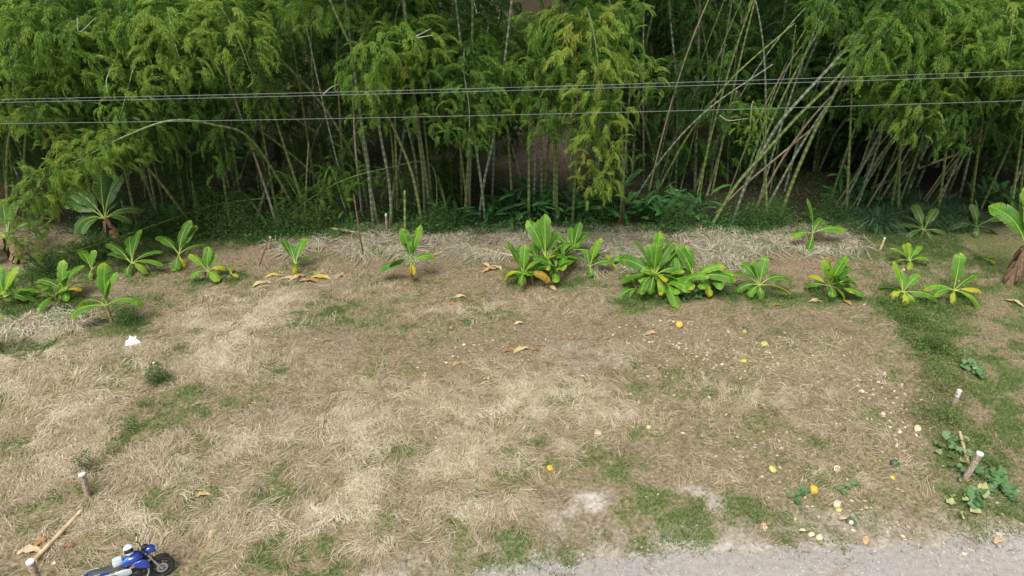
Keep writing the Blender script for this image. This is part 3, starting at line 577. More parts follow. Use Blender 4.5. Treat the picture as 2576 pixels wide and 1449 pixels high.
CU = [ # points from top to foot, thickness, kind, label
 ([(545, 170), (620, 320), (659, 400), (699, 525)], .07, 'g', 'green culm running beside the pink-grey leaning pole'),
 ([(681, 260), (719, 380), (764, 520), (768, 560)], .085, 'g', 'yellow-green thick culm left of the forked culm'),
 ([(776, 362), (770, 470), (766, 570)], .06, 'g', 'upright culm with a fork at its broken top'),
 ([(834, 260), (795, 340), (782, 400), (779, 480)], .05, 'w', 'curved grey culm springing behind the forked culm'),
 ([(640, 85), (716, 160), (800, 250), (860, 340), (904, 430), (925, 520)], .075, 'g', 'long diagonal culm, uppermost of those falling to the right'),
 ([(600, 190), (669, 240), (744, 300), (884, 390), (960, 470)], .07, 'g', 'long diagonal culm, middle of those falling to the right'),
 ([(560, 270), (644, 320), (764, 415), (850, 500)], .065, 'g', 'long diagonal culm, lowest of those falling to the right'),
 ([(884, 150), (889, 270), (894, 370), (904, 475), (910, 540)], .05, 'p', 'thin pinkish upright culm in the middle left'),
 ([(895, 200), (914, 340), (926, 415), (939, 565)], .085, 'w', 'thick grey-green culm right of the thin pinkish one'),
 ([(930, 180), (944, 250), (959, 350), (979, 460), (985, 560)], .08, 'w', 'mossy grey culm left of the long green slanting one'),
 ([(920, 190), (951, 245), (994, 330), (1039, 445), (1064, 575)], .075, 'g', 'long slender green culm slanting down behind the lone banana'),
 ([(990, 200), (1014, 280), (1044, 400), (1055, 520)], .07, 'w', 'pale speckled culm above the cut stump'),
 ([(1040, 220), (1054, 325), (1069, 425), (1084, 550)], .085, 'w', 'tall pale culm of the pair right of the cut stump'),
 ([(1050, 320), (1064, 440), (1069, 555)], .07, 'g', 'yellowish culm of the pair right of the cut stump'),
 ([(849, 410), (865, 470), (881, 530)], .04, 'w', 'thin white-speckled culm above the fallen log'),
 ([(1186, 240), (1184, 330), (1176, 440), (1169, 560)], .085, 'g', 'stout upright culm, leftmost of the middle group'),
 ([(1176, 330), (1179, 450), (1184, 550)], .06, 'd', 'brown dead culm against the stout upright one'),
 ([(1180, 260), (1194, 350), (1211, 465), (1221, 555)], .07, 'w', 'white-spotted culm crossing to the right in the middle group'),
 ([(1255, 260), (1239, 360), (1219, 450), (1204, 550)], .07, 'w', 'white-spotted culm crossing to the left in the middle group'),
 ([(1109, 15), (1144, 140), (1165, 260), (1180, 420)], .075, 'w', 'pale culm at the top edge right of the yellowish plume'),
 ([(835, 40), (844, 85), (864, 165), (885, 300), (900, 440)], .07, 'g', 'green culm left of the yellowish hanging plume'),
 ([(1361, 300), (1362, 420), (1363, 530)], .07, 'w', 'ringed grey culm left of the weeping plume'),
 ([(1398, 300), (1396, 400), (1393, 550)], .085, 'g', 'yellow-green culm standing under the weeping plume'),
 ([(1788, 10), (1748, 140), (1713, 260), (1673, 425)], .09, 'g', 'long green culm slanting down to the left in the dark opening'),
 ([(1648, 10), (1623, 125), (1600, 300), (1590, 450)], .075, 'g', 'culm at the left rim of the dark opening'),
 ([(1688, 65), (1703, 220), (1703, 370), (1700, 470)], .07, 'w', 'thin grey culm near the left of the dark opening'),
 ([(1700, 20), (1768, 175), (1808, 270), (1850, 400)], .06, 'g', 'culm slanting down to the right through the dark opening'),
 ([(1760, 5), (1755, 225), (1748, 480)], .085, 'w', 'straight ringed grey culm in the middle of the dark opening'),
 ([(1838, 15), (1823, 175), (1810, 320), (1800, 440)], .075, 'w', 'upright pale culm right of the ringed straight one'),
 ([(1888, 5), (1858, 90), (1818, 215), (1783, 360), (1753, 465)], .08, 'g', 'green culm slanting left behind the tan dead culm'),
 ([(1868, 30), (1843, 210), (1835, 330), (1830, 460)], .065, 'd', 'brown upright culm at the right of the dark opening'),
 ([(1480, 100), (1538, 165), (1598, 265), (1683, 370), (1730, 440)], .075, 'g', 'dark culm slanting down to the right from the hooked plume'),
 ([(1585, 220), (1608, 270), (1638, 365), (1660, 455)], .07, 'g', 'shorter dark culm below the hooked plume'),
 ([(1618, 200), (1619, 350), (1620, 480)], .05, 'w', 'thin upright grey culm under the hooked plume'),
 ([(2092, 210), (2010, 290), (1932, 375), (1853, 465), (1788, 570)], .082, 'g', 'thick yellow-green culm leaning far right, front of the crossing pair'),
 ([(2105, 150), (1985, 280), (1935, 350), (1878, 460), (1841, 565)], .082, 'w', 'thick pale culm leaning far right, behind the yellow-green one'),
 ([(2042, 135), (1992, 250), (1950, 340), (1900, 450)], .085, 'w', 'pale steep culm rising out of the crossing pair'),
 ([(2082, 270), (2052, 325), (1997, 450), (1962, 548)], .095, 'g', 'green culm with bold white rings right of the crossing pair'),
 ([(2090, 200), (2062, 325), (2047, 430)], .08, 'w', 'grey culm behind the boldly ringed one'),
 ([(2097, 280), (2072, 340), (2054, 430)], .08, 'g', 'mossy culm close behind the boldly ringed one'),
 ([(2132, 295), (2100, 340), (2060, 430)], .075, 'w', 'grey culm leaning right, first beyond the ringed one'),
 ([(2170, 300), (2140, 370), (2110, 450)], .07, 'w', 'grey culm leaning right, second beyond the ringed one'),
 ([(2212, 240), (2204, 310), (2197, 350), (2177, 465)], .09, 'w', 'bright grey steep culm in the right hand shade'),
 ([(2247, 285), (2225, 340), (2200, 430)], .075, 'w', 'leaning grey culm behind the bright steep one'),
 ([(2215, 310), (2187, 370), (2152, 455)], .07, 'g', 'leaning green culm left of the bright steep one'),
 ([(2285, 320), (2252, 390), (2214, 475)], .085, 'g', 'mossy leaning culm crossed by the dead log'),
 ([(2320, 320), (2287, 400), (2245, 475)], .075, 'w', 'leaning grey culm crossed by the middle of the dead log'),
 ([(2380, 290), (2342, 385), (2305, 470)], .085, 'w', 'pale leaning culm near the upper end of the dead log'),
 ([(2367, 265), (2332, 320), (2290, 410)], .07, 'w', 'pale culm beneath the wires at right'),
 ([(2400, 260), (2357, 340), (2320, 430)], .07, 'w', 'rightmost pale culm beneath the wires'),
]
for q, (pts, rad, kind, lab) in enumerate(CU):
    foot = P(*pts[-1]); ytop = foot[1]-rb.uniform(.5, 2.2); m = len(pts)
    W = [at(u, v, ytop+(foot[1]-ytop)*k/(m-1)) for k, (u, v) in enumerate(pts[:-1])]+[foot-[0, 0, .05]]
    W = W[::-1]; d = W[-1]-W[-2]; d /= np.linalg.norm(d); top = W[-1]; cut = 'fork' in lab or kind == 'd' or 'curved' in lab
    if not cut:
        k = 0
        while top[2] < 13.5 and k < 9: d = d*.9+np.array([0, 0, .1]); d /= np.linalg.norm(d); top = top+d*1.6; W.append(top); k += 1
    path = resample(catmull(W, 40), .3)[0]; b_ = W[0]
    t = thing('bamboo', b_, lab, 'bamboo', 'culms standing along the grove front')
    obj('culm', culm_geo(path-b_, rad, rad*.55).mesh('culm', KIND[kind]), t)
    if not cut:
        i0 = int(np.argmin(abs(path[:, 2]-12.2))); o = obj('crown', TOPS[q % 5], t, path[i0]-b_); o.rotation_euler.z = rb.uniform(0, 6.28)
for q in range(34):     # fan of thin leaning culms in the dark opening right of the middle
    right = q >= 18; u = rb.uniform(2040, 2400) if right else rb.uniform(1570, 2010); f = P(u, rb.uniform(475, 545)); lx = rb.uniform(2.0, 5.0) if right else rb.normal(1.6, 2.4); hgt = rb.uniform(8, 13)
    path = resample(catmull([f-[0, 0, .05], f+[lx*.3, -.4, hgt*.4], f+[lx*.65, -.9, hgt*.72], f+[lx*1.15, -1.4, hgt]], 24), .3)[0]; rad = rb.uniform(.035, .06)
    t = thing('bamboo', path[0], 'thin culm leaning right in the shade below the wires on the right' if right else 'thin culm leaning in the dark opening right of the weeping plume', 'bamboo', 'thin leaning culms in the shade on the right' if right else 'thin leaning culms in the dark opening')
    obj('culm', culm_geo(path-path[0], rad, rad*.6, sides=5).mesh('culm', KIND['gwgwd'[q % 5]]), t)
def pole(name, pts3, r0, r1, material, label, cat='pole', group=None, node=.45, sides=8, cap=None):
    p = resample(catmull(pts3, 16), node/3)[0]; b_ = p[0]; k = np.arange(len(p)) % 3
    rad = np.linspace(r0, r1, len(p))*np.where(k == 0, 1.07, 1.); g = tube(G(), p-b_, rad, sides, tint=np.where(k[:-1] == 0, .6, 0.))
    return obj(name, g.mesh(name, material, True), None, b_, label, cat, group)
gp = lambda u, v, z=0.: P(u, v)+[0, 0, z]
pole('dead_bamboo_pole', [P(699, 573)-[0, 0, .05], at(660, 450, 34.4), at(615, 320, 33.6), at(565, 170, 32.4)], .07, .05, M_culm_p, 'long pinkish-grey dead pole leaning left across the wires', 'dead bamboo')
pole('dead_bamboo_pole', [P(1778, 492)-[0, 0, .05], at(1806, 400, 39), at(1833, 305, 38.2), at(1853, 230, 37.6)], .075, .06, M_culm_d, 'tan dead culm snapped off in the dark opening', 'dead bamboo')
pole('dead_bamboo_pole', [P(1800, 535)-[0, 0, .05], at(1868, 470, 36), at(1960, 392, 36), at(2057, 312, 36)], .055, .05, M_culm_d, 'thin broken tan culm crossing behind the leaning pair', 'dead bamboo')
pole('dead_bamboo_pole', [P(2190, 478)+[0, 0, .1], at(2300, 428, 38.2), at(2422, 382, 37.5)], .09, .07, M_culm_d, 'brown dead log propped up to the right in the shade', 'dead bamboo')
pole('dead_bamboo_pole', [P(585, 500)-[0, 0, .05], at(620, 400, 37.5), at(662, 275, 36.5)], .05, .04, M_culm_d, 'thin tan culm leaning right behind the pink-grey pole', 'dead bamboo')
# bare pale twigs that stick out of the plumes
for pts, lab in [([(270, 235, 29.6), (268, 200, 29.8), (285, 160, 30.2)], 'white curved bare twig in the left foliage'), ([(195, 45, 29.6), (200, 80, 29.6), (240, 45, 30)], 'bent white twig near the top left'),
   ([(1040, 95, 30), (1084, 72, 29.7)], 'upper of the bare grey twigs on the yellowish plume'), ([(1035, 98, 30), (1090, 88, 29.7)], 'lower of the bare grey twigs on the yellowish plume'), ([(813, 238, 31), (830, 222, 31), (850, 212, 31)], 'small forked white twig on the wires'),
   ([(1810, 290, 33.8), (1833, 303, 33.8), (1880, 298, 33.8)], 'thin pale twig across the tan dead culm')]:
    p3 = [at(*q) for q in pts]; p = catmull(p3, 12)
    obj('bare_twig', tube(G(), p-p[0], np.linspace(.028, .012, len(p)), 5).mesh('bare_twig', M_twig), None, p[0], lab, 'twig', 'bare twigs in the foliage')

# ------------------------------------------------------------------ banana plants
def banana_leaf(L, Wd, az, el, droop, tint, r, ragged=.3, petiole=.19):
    """returns (blade, rib) builders; blade halves fold from the midrib and are torn along the veins"""
    n = 13; t = np.linspace(0, 1, n); ang = el-droop*1.9*t**1.4; ds = L/(n-1)
    h = np.concatenate([[0], np.cumsum(np.cos(ang[:-1])*ds)]); z = np.concatenate([[0], np.cumsum(np.sin(ang[:-1])*ds)])
    sway = r.normal(0, .10)*L*t**2
    f = np.array([math.cos(az), math.sin(az), 0]); sd_ = np.array([-math.sin(az), math.cos(az), 0])
    rib = f*h[:, None]+sd_*sway[:, None]+np.array([0, 0, 1.])*z[:, None]
    tg = np.gradient(rib, axis=0); tg /= np.linalg.norm(tg, axis=1)[:, None]
    roll = r.normal(0, .35); S = np.cross(np.array([0, 0, 1.]), tg); S /= np.linalg.norm(S, axis=1)[:, None]+1e-6
    bad = abs(tg[:, 2]) > .97; S[bad] = sd_
    N = np.cross(tg, S); S2 = S*math.cos(roll)+N*math.sin(roll); N2 = np.cross(tg, S2)
    b = np.clip((t-petiole)/(1-petiole), 0, 1); half = Wd/2*np.minimum(1, (b*3.8)**.8)*np.clip((1-b)*4.6, 0, 1)**.6
    g = G(); lt = r.normal(.03, .05)
    for sgn in (-1, 1):
        fold = r.uniform(.0, .45)-(.25 if el < .5 else 0); off = np.zeros(n)
        for i in range(n-1):
            if t[i+1] <= petiole+1e-6: continue
            torn = r.uniform() < ragged; sag = r.uniform(.0, .35) if torn else 0; gap = .06*ds*r.uniform(.5, 3) if torn else 0
            q = []
            for k, e in ((i, gap), (i+1, -gap)):
                w_ = half[k]*r.uniform(.9, 1.04) if torn else half[k]
                a1, a2 = fold, fold-.55-sag
                m = rib[k]+(S2[k]*sgn*math.cos(a1)+N2[k]*math.sin(a1))*w_*.5
                o = m+(S2[k]*sgn*math.cos(a2)+N2[k]*math.sin(a2))*w_*.5+tg[k]*(e+w_*.22)
                q += [rib[k], m, o]
            tt = tint+lt+r.normal(0, .03)+(.9*max(0, t[i]-.68)*(1.4 if r.uniform() < .55 else 0.2))
            pa = np.array([[0, t[i]], [.5, t[i]], [1, t[i]], [0, t[i+1]], [.5, t[i+1]], [1, t[i+1]]])
            F = [(0, 3, 4, 1), (1, 4, 5, 2)] if sgn > 0 else [(0, 1, 4, 3), (1, 2, 5, 4)]
            g.add(np.array(q), F, tint=float(np.clip(tt, 0, 1)), pa=pa)
    rr = np.linspace(.026, .006, n)*(.6+.25*L); gr_ = tube(G(), rib-N2*.004, rr, 5)
    return g, gr_
def banana(u, v, sh, leaves, label, lean=(0, 0), dark=False, wid=.37, sr=.085, name='banana_plant', group='banana plants', scale=1.0, seed=0, ragged=.42):
    r = np.random.default_rng(int(u*3+v)+seed); b_ = P(u, v); b_[2] -= .03
    t = thing(name, b_, label, 'banana plant', group)
    top = np.array([lean[0], lean[1], sh]); p = catmull([np.zeros(3), top*.5+[0, 0, .02], top], 8)
    g = tube(G(), p, np.linspace(sr, sr*.6, len(p)), 8); obj('stem', g.mesh('stem', M_sheath if sr > .14 else M_stem, True), t)
    g = G()     # dry sheaths hanging off the stem
    for k in range(5 if sr < .14 else 22):
        a = r.uniform(0, 6.28); z0 = r.uniform(.25, .98); q = top*z0; o = np.array([math.cos(a), math.sin(a), 0])*sr*.95; s = np.array([-math.sin(a), math.cos(a), 0])*sr*.55
        ln = min(sh*z0, r.uniform(.3, .6)*sh+.1); d = np.array([o[0]*.8, o[1]*.8, -ln])
        g.add(np.array([q+o-s, q+o+s, q+o+d*.6+s*.8+o*.5, q+o+d*.6-s*.8+o*.5, q+o+d+s*.2, q+o+d-s*.2]), [(0, 1, 2, 3), (3, 2, 4, 5)], tint=.2+.4*r.uniform())
    obj('dry_sheath', g.mesh('dry_sheath', M_sheath), t)
    for (az, el, L, dr, ti) in leaves:
        L *= scale*.96*r.uniform(.85, 1.12); az += r.normal(0, 14); el += r.normal(0, 8); dr = dr*1.3+.12; bl, rb_ = banana_leaf(L, wid*L**.6*r.uniform(.9, 1.1), R(az), R(el), dr, ti, r, ragged if ti < .6 else .6)
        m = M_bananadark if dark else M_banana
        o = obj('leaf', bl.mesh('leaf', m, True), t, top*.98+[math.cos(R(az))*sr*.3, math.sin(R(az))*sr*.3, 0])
        obj('midrib', rb_.mesh('midrib', M_rib, True), o)
    return t
BAN = [
 (20, 770, .5, [(150, 50, 1.4, .3, .1), (60, 65, 1.6, .2, .25), (20, 40, 1.4, .4, .05), (-30, 20, 1.2, .5, 0), (-100, 20, .9, .6, 0), (100, 72, 1.5, .2, .12)], 'banana clump cut by the left edge above the pale straw bank', {}),
 (170, 755, .5, [(175, 35, 1.6, .45, .02), (150, 30, 1.3, .5, .05), (110, 65, 1.2, .3, .3), (80, 75, 1.6, .25, .05), (60, 70, 1.5, .4, 0), (10, 25, .9, .4, .55), (-60, 20, .9, .6, .2), (-100, 10, .8, .8, .5), (30, 45, 1.1, .4, .1)], 'banana clump with yellow lower leaves left of the banana with the brown stem', {}),
 (283, 815, .95, [(180, 15, 1.8, .5, .1), (168, 42, 1.5, .9, .3), (85, 82, 1.9, .12, .18), (62, 76, 1.6, .3, .22), (5, 42, 1.6, .6, .2), (40, 70, 1.3, .3, .05)], 'banana with a bare brown stem beside the round weed bush', {}),
 (238, 697, .45, [(150, 45, 1.3, .25, .15), (90, 70, .9, .2, .12), (25, 45, 1.1, .3, .12), (-90, -10, .8, .6, .25)], 'small pale banana with four leaves left of the broad-leaved one', {}),
 (338, 684, .5, [(170, 25, 1.8, .4, 0), (150, 50, 1.6, .4, 0), (100, 60, 1.5, .3, 0), (40, 45, 1.4, .3, .06), (15, 30, 1.6, .3, 0), (60, 65, 1.6, .2, .03), (-90, 5, 1, .7, 0), (-20, 10, 1.1, .6, .25)], 'broad-leaved spreading banana in front of the big shaded banana', {}),
 (458, 670, .7, [(160, 35, 1.8, .3, 0), (75, 72, 1.9, .2, 0), (45, 55, 1.7, .3, 0), (20, 30, 1.5, .4, 0), (-95, -20, 1, .6, 0), (-40, -40, .9, .5, .65)], 'green banana with one withered leaf hanging, near the fallen bamboo', {}),
 (527, 702, .45, [(150, 50, 1.4, .3, .22), (90, 75, 1.3, .2, .15), (60, 70, 1, .2, .12), (20, 40, 1.2, .7, .5), (-30, 20, 1, .5, .25), (-120, 10, .9, .7, .3)], 'yellowish small banana at the edge of the pale straw slope', {}),
 (582, 694, .15, [(60, 70, .6, .3, .6), (150, 30, .6, .5, .1), (-20, 20, .5, .4, .6)], 'tiny sprouting banana with a yellow leaf', {'sr': .04}),
 (2, 888, .3, [(75, 80, 1.35, .12, .18), (160, 50, 1.0, .3, .1)], 'single upright banana shoot at the left edge, lowest on the slope', {'sr': .05}),
 (748, 690, .6, [(145, 42, 1.6, .3, 0), (110, 60, 1.2, .3, 0), (60, 66, 1.7, .2, 0), (30, 40, .9, .4, 0), (-60, 20, .6, .5, .1), (-90, -55, .7, .3, .55)], 'blue-green banana behind the pile of withered leaves', {}),
 (1038, 708, 1.05, [(88, 86, 1.75, .08, .12), (55, 73, 1.65, .12, .16), (178, 14, 1.7, .35, .04), (165, 30, 1.2, .7, .05), (5, 24, 1.3, .4, .32), (-40, -50, .7, .3, .7), (-80, -60, .6, .2, .95)], 'lone banana with two upright leaves and a brown stem', {}),
 (1317, 725, .8, [(130, 78, 1.6, .1, .06), (70, 70, 1.5, .2, .2), (30, 55, 1, .4, .15), (-80, 15, .8, .8, .1), (190, 25, 1.4, .9, .52), (0, 20, 1.3, .5, .75)], 'banana with a yellow leaf drooping to the left, front of the middle clump', {}),
 (1372, 697, .95, [(140, 70, 1.9, .2, .05), (120, 80, 2.1, .1, .05), (95, 84, 2, .1, 0), (70, 75, 2, .15, .05), (60, 60, 1.7, .3, 0), (30, 40, 1.5, .4, .4), (10, 25, 1.4, .5, .1), (-120, 15, 1.2, .7, .05), (-60, 10, 1, .7, .1), (185, 20, 1.3, .5, .75)], 'tallest banana of the middle clump with brown hanging leaves', {'sr': .1}),
 (1440, 655, .6, [(150, 55, 1.3, .2, 0), (100, 70, 1.3, .2, .05), (60, 70, 1.4, .2, .05), (20, 45, 1.3, .3, 0), (0, 15, 1, .4, .05), (170, 25, 1, .5, .05)], 'banana at the back right of the middle clump', {}),
 (1482, 692, .5, [(160, 40, 1.3, .3, .05), (65, 72, 1.4, .2, .2), (10, 30, 1.3, .4, .1), (120, 60, 1, .2, 0), (-90, 0, .7, .7, .1), (40, 50, 1, .3, .1)], 'low banana at the right end of the middle clump', {}),
 (1537, 668, .15, [(20, 50, .7, .4, .3), (120, 60, .6, .3, .35), (180, 20, .6, .5, .3), (-40, 30, .5, .5, .45)], 'tiny yellowish banana sprout between the two big clumps', {'sr': .04}),
 (1640, 738, .95, [(160, 30, 2, .35, .02), (140, 55, 1.8, .25, .02), (115, 68, 1.7, .2, .03), (85, 80, 1.6, .15, .05), (65, 74, 2.3, .12, .1), (50, 62, 2, .2, .05), (30, 45, 1.9, .35, .02), (10, 28, 1.6, .5, 0), (-15, 15, 1.5, .6, 0), (-60, 20, 1.1, .7, .35), (-110, 15, 1.2, .7, .05), (-150, 12, 1.4, .6, .03), (170, 12, 1.3, .5, .05), (-85, 35, .9, .5, .5)], 'big many-leaved banana on the left of the right hand pair', {'sr': .12}),
 (1600, 735, .2, [(180, 20, .9, .5, .1), (-140, 20, .9, .6, .15), (100, 60, .8, .3, .2)], 'low banana sucker at the left foot of the big many-leaved banana', {'sr': .05}),
 (1740, 738, .85, [(105, 76, 1.9, .12, .06), (120, 66, 1.6, .2, .03), (175, 30, 1.6, .45, .1), (30, 48, 1.7, .35, .3), (5, 28, 1.9, .35, .08), (20, 40, 1.6, .4, .1), (-15, 8, 1.4, .6, .05), (-90, 15, 1.2, .75, .12), (-140, 20, 1, .6, .05), (-40, 0, 1.2, .6, .35)], 'banana with a leaf hanging forward, right of the big many-leaved banana', {'sr': .11}),
 (1905, 742, .55, [(155, 35, 1.5, .4, .03), (140, 50, 1.4, .3, .04), (120, 66, 1.3, .2, .2), (60, 66, 1.6, .2, .2), (15, 42, 2.1, .8, .06), (-35, 15, 1.5, .4, .25), (-150, 10, 1, .5, 0), (-90, -20, .7, .5, .3), (170, 20, 1.2, .5, .02)], 'banana with one long leaf arching right, between the clump and the bushy one', {}),
 (2078, 742, .5, [(100, 80, 1.6, .1, .28), (85, 72, 1.5, .25, .33), (150, 35, 1.2, .4, .5), (170, 20, 1.2, .5, .05), (50, 60, 1.6, .2, .05), (35, 48, 1.5, .35, .03), (20, 35, 1.5, .5, 0), (0, 20, 1.4, .6, 0), (-70, 10, 1.2, .8, .33), (-110, 20, .9, .6, .1), (-50, -30, .8, .4, .85), (-20, 10, 1.2, .6, .02)], 'bushy banana with yellow-green heart leaves left of the weed line', {}),
 (2036, 620, .8, [(112, 70, 1.7, .2, 0), (50, 50, 1.4, .3, 0), (8, 20, 1.7, .3, .02), (-100, -30, 1.3, .3, 0), (180, 15, 1.1, .4, .3)], 'green banana standing alone in the grey cane litter', {}),
 (2285, 668, .3, [(150, 50, 1.1, .3, .2), (70, 70, 1.1, .2, .3), (30, 50, 1, .4, .25), (-20, 20, .9, .5, .2), (180, 20, .9, .5, .2), (-90, 10, .7, .5, .25), (110, 60, .9, .2, .45)], 'small yellow-green banana above the weed line', {}),
 (2265, 755, .45, [(120, 70, 1.4, .15, .2), (80, 72, 1.2, .2, .2), (160, 30, 1.2, .5, .1), (175, 25, .9, .8, .55), (10, 25, 1.6, .35, .18), (40, 50, 1.1, .3, .15), (-60, 10, 1, .7, .3), (-110, 0, .9, .7, .5), (-20, 15, 1.1, .5, .12)], 'banana at the top of the weed line with a yellow lower leaf', {}),
 (2390, 758, .6, [(95, 83, 1.9, .1, .15), (150, 35, 1.3, .5, .1), (170, 15, 1.2, .6, .1), (30, 45, 1.3, .3, .06), (5, 22, 1.4, .3, .48), (-20, 10, 1.4, .5, .1), (-110, 0, .9, .6, .45), (-60, 0, 1, .7, .2)], 'banana with one tall upright leaf and a bright yellow side leaf on the right', {}),
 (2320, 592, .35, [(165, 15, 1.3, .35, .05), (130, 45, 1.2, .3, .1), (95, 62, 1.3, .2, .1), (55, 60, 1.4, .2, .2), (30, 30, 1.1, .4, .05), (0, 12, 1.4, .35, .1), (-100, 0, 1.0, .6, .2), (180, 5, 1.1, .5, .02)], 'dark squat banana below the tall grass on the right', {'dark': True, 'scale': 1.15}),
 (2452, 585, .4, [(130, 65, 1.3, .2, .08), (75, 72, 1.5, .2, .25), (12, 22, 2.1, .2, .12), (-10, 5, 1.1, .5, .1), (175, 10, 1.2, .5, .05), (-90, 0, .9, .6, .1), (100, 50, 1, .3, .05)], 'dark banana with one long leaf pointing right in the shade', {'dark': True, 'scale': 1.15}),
 (2480, 657, .12, [(150, 30, .6, .4, .3), (20, 40, .6, .4, .3), (-70, 30, .5, .5, .45)], 'tiny banana seedling in the green right plot', {'sr': .03}),
 (2537, 717, 1.9, [(100, 80, 2.9, .12, .05), (60, 74, 2.6, .2, .05), (150, 55, 2.2, .45, .05), (20, 50, 2.5, .5, .05), (-100, 35, 1.7, 1.05, .2), (-20, 40, 2.2, .6, .05)], 'tall banana with a shaggy brown trunk at the right edge', {'lean': (.30, .2), 'sr': .19, 'wid': .46, 'scale': 1.1}),
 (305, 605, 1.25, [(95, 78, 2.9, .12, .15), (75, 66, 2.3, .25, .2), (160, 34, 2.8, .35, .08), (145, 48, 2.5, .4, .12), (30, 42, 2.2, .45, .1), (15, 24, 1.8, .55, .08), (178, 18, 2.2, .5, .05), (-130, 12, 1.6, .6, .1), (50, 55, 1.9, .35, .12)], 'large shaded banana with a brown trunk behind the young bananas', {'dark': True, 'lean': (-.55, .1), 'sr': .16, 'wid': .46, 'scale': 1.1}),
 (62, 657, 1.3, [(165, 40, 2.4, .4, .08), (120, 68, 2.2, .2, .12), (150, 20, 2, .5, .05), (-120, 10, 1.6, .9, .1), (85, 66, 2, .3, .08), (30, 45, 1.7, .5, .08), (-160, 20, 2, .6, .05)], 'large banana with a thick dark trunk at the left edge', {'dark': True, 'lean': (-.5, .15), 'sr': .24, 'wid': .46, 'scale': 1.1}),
]
rq = np.random.default_rng(77)
for u, v, sz, lab in [(1338, 712, .9, 'low banana sucker just right of the banana with the drooping yellow leaf'), (1398, 706, 1.0, 'banana sucker at the right foot of the tallest banana of the middle clump'), (1350, 680, 1.1, 'banana behind the left side of the middle clump'), (1415, 672, 1.1, 'banana between the tallest and the back right banana of the middle clump'),
   (1672, 732, 1.1, 'banana sucker squeezed between the right hand pair, nearer the left one'), (1705, 740, .95, 'low banana sucker at the front between the right hand pair'), (1775, 732, 1.0, 'banana sucker at the right foot of the banana with the forward hanging leaf'), (1612, 715, 1.1, 'banana behind the left side of the big many-leaved banana'), (1690, 705, 1.2, 'banana behind and between the right hand pair'), (2105, 742, .8, 'banana sucker at the right foot of the bushy banana'), (145, 762, .8, 'banana sucker at the left foot of the clump with yellow lower leaves'), (45, 760, .9, 'banana sucker right of the clump cut by the left edge')]:
    BAN.append((u, v, .5*sz, [(float(a_+rq.normal(0, 20)), float(rq.uniform(15, 75)), float(sz*rq.uniform(.9, 1.6)), float(rq.uniform(.2, .6)), float(abs(rq.normal(.05, .12)))) for a_ in range(-120, 240, 50)], lab, {}))
for (u, v, sh, lv, lab, kw) in BAN: banana(u, v, sh, lv, lab, **kw)

# ------------------------------------------------------------------ broad-leaved undergrowth at the foot of the grove
def broadleaf(u, v, n, L, label, seed, wid=.17, tallness=1.7):
    r = np.random.default_rng(seed); b_ = P(u, v); b_[2] -= .02; t = thing('broadleaf_plant', b_, label, 'plant', 'broad-leaved plants under the bamboo')
    g = G()
    for k in range(n):
        az = r.uniform(0, 6.28); st_ = r.uniform(.15, .7)*tallness; s0 = np.array([math.cos(az)*st_*.3, math.sin(az)*st_*.3, st_]); tube(g, np.array([np.zeros(3), s0*.6+[0, 0, .05], s0]), .013, 4, tint=.3)
        bl, _ = banana_leaf(L*r.uniform(.6, 1.15), wid*L, az, R(r.uniform(10, 65)), r.uniform(.25, .6), float(np.clip(r.normal(.4, .2), 0, 1)), r, .0, .08)
        obj('leaf', bl.mesh('leaf', M_under, True), t, s0)
    obj('stalk', g.mesh('stalk', M_under), t)
UP = [(1235, 560), (1262, 545), (1290, 558), (1318, 540), (1345, 560), (1330, 520), (1375, 545), (1405, 560), (1428, 540), (1452, 556), (1478, 545), (1505, 560), (1530, 542), (1555, 558), (1580, 545), (1605, 560), (1635, 552), (1668, 560), (1700, 552), (1735, 562), (1280, 515), (1410, 510), (1560, 510), (1650, 520), (2480, 520), (2510, 535), (2540, 545), (2455, 530), (2560, 560), (2110, 520), (2140, 500), (2165, 530), (1150, 575), (1120, 570), (440, 590), (1760, 540)]
for k, (u, v) in enumerate(UP):
    side = 'in the dark under the right hand bamboo' if u > 1900 else ('at the grove foot in the middle, behind the bananas' if u > 1200 else 'at the grove foot left of the middle')
    broadleaf(u, v, 12, 1.25 if u < 1800 else 1.3, 'lance-leaved green plant '+side, 40+k)
# tall grass clumps on the right
for k, (u, v) in enumerate([(2190, 572), (2225, 566), (2260, 562), (2295, 560), (2330, 560), (2365, 560), (2400, 562), (2430, 566), (2245, 530), (2310, 525), (2375, 525), (2205, 575)]):
    r = np.random.default_rng(900+k); b_ = P(u, v); n = 300; az = r.uniform(0, 6.28, n); L = r.uniform(1.1, 2.3, n); el = R(1)*r.uniform(48, 88, n); br = r.uniform(0, .28, n)
    V = []
    for t_ in (0, .35, .7, 1.0):
        a = el-1.9*t_**1.6*r.uniform(.6, 1.2, n); hx = br+L*t_*np.cos(el*.7+a*.3); z = L*(t_*np.sin(el)-.62*t_**2.4); wv = .045*(1-.85*t_)
        p = np.stack([np.cos(az)*hx, np.sin(az)*hx, np.maximum(z, .02)], 1); s = np.stack([-np.sin(az), np.cos(az), np.zeros(n)], 1)*wv/2; V += [p-s, p+s]
    V = np.stack(V, 1).reshape(-1, 3); o = (np.arange(n)*8)[:, None]; Q = np.concatenate([o+np.array([0, 1, 3, 2])+2*q for q in range(3)], 1).reshape(-1, 4)
    obj('grass_clump', G().add(V, Q, tint=np.repeat(np.clip(r.normal(.45, .4, n), 0, 1), 3)).mesh('grass_clump', M_tallgrass), None, b_-[0, 0, .02], 'arching clump of tall dark grass under the right hand bamboo', 'grass clump', 'tall grass clumps on the right')
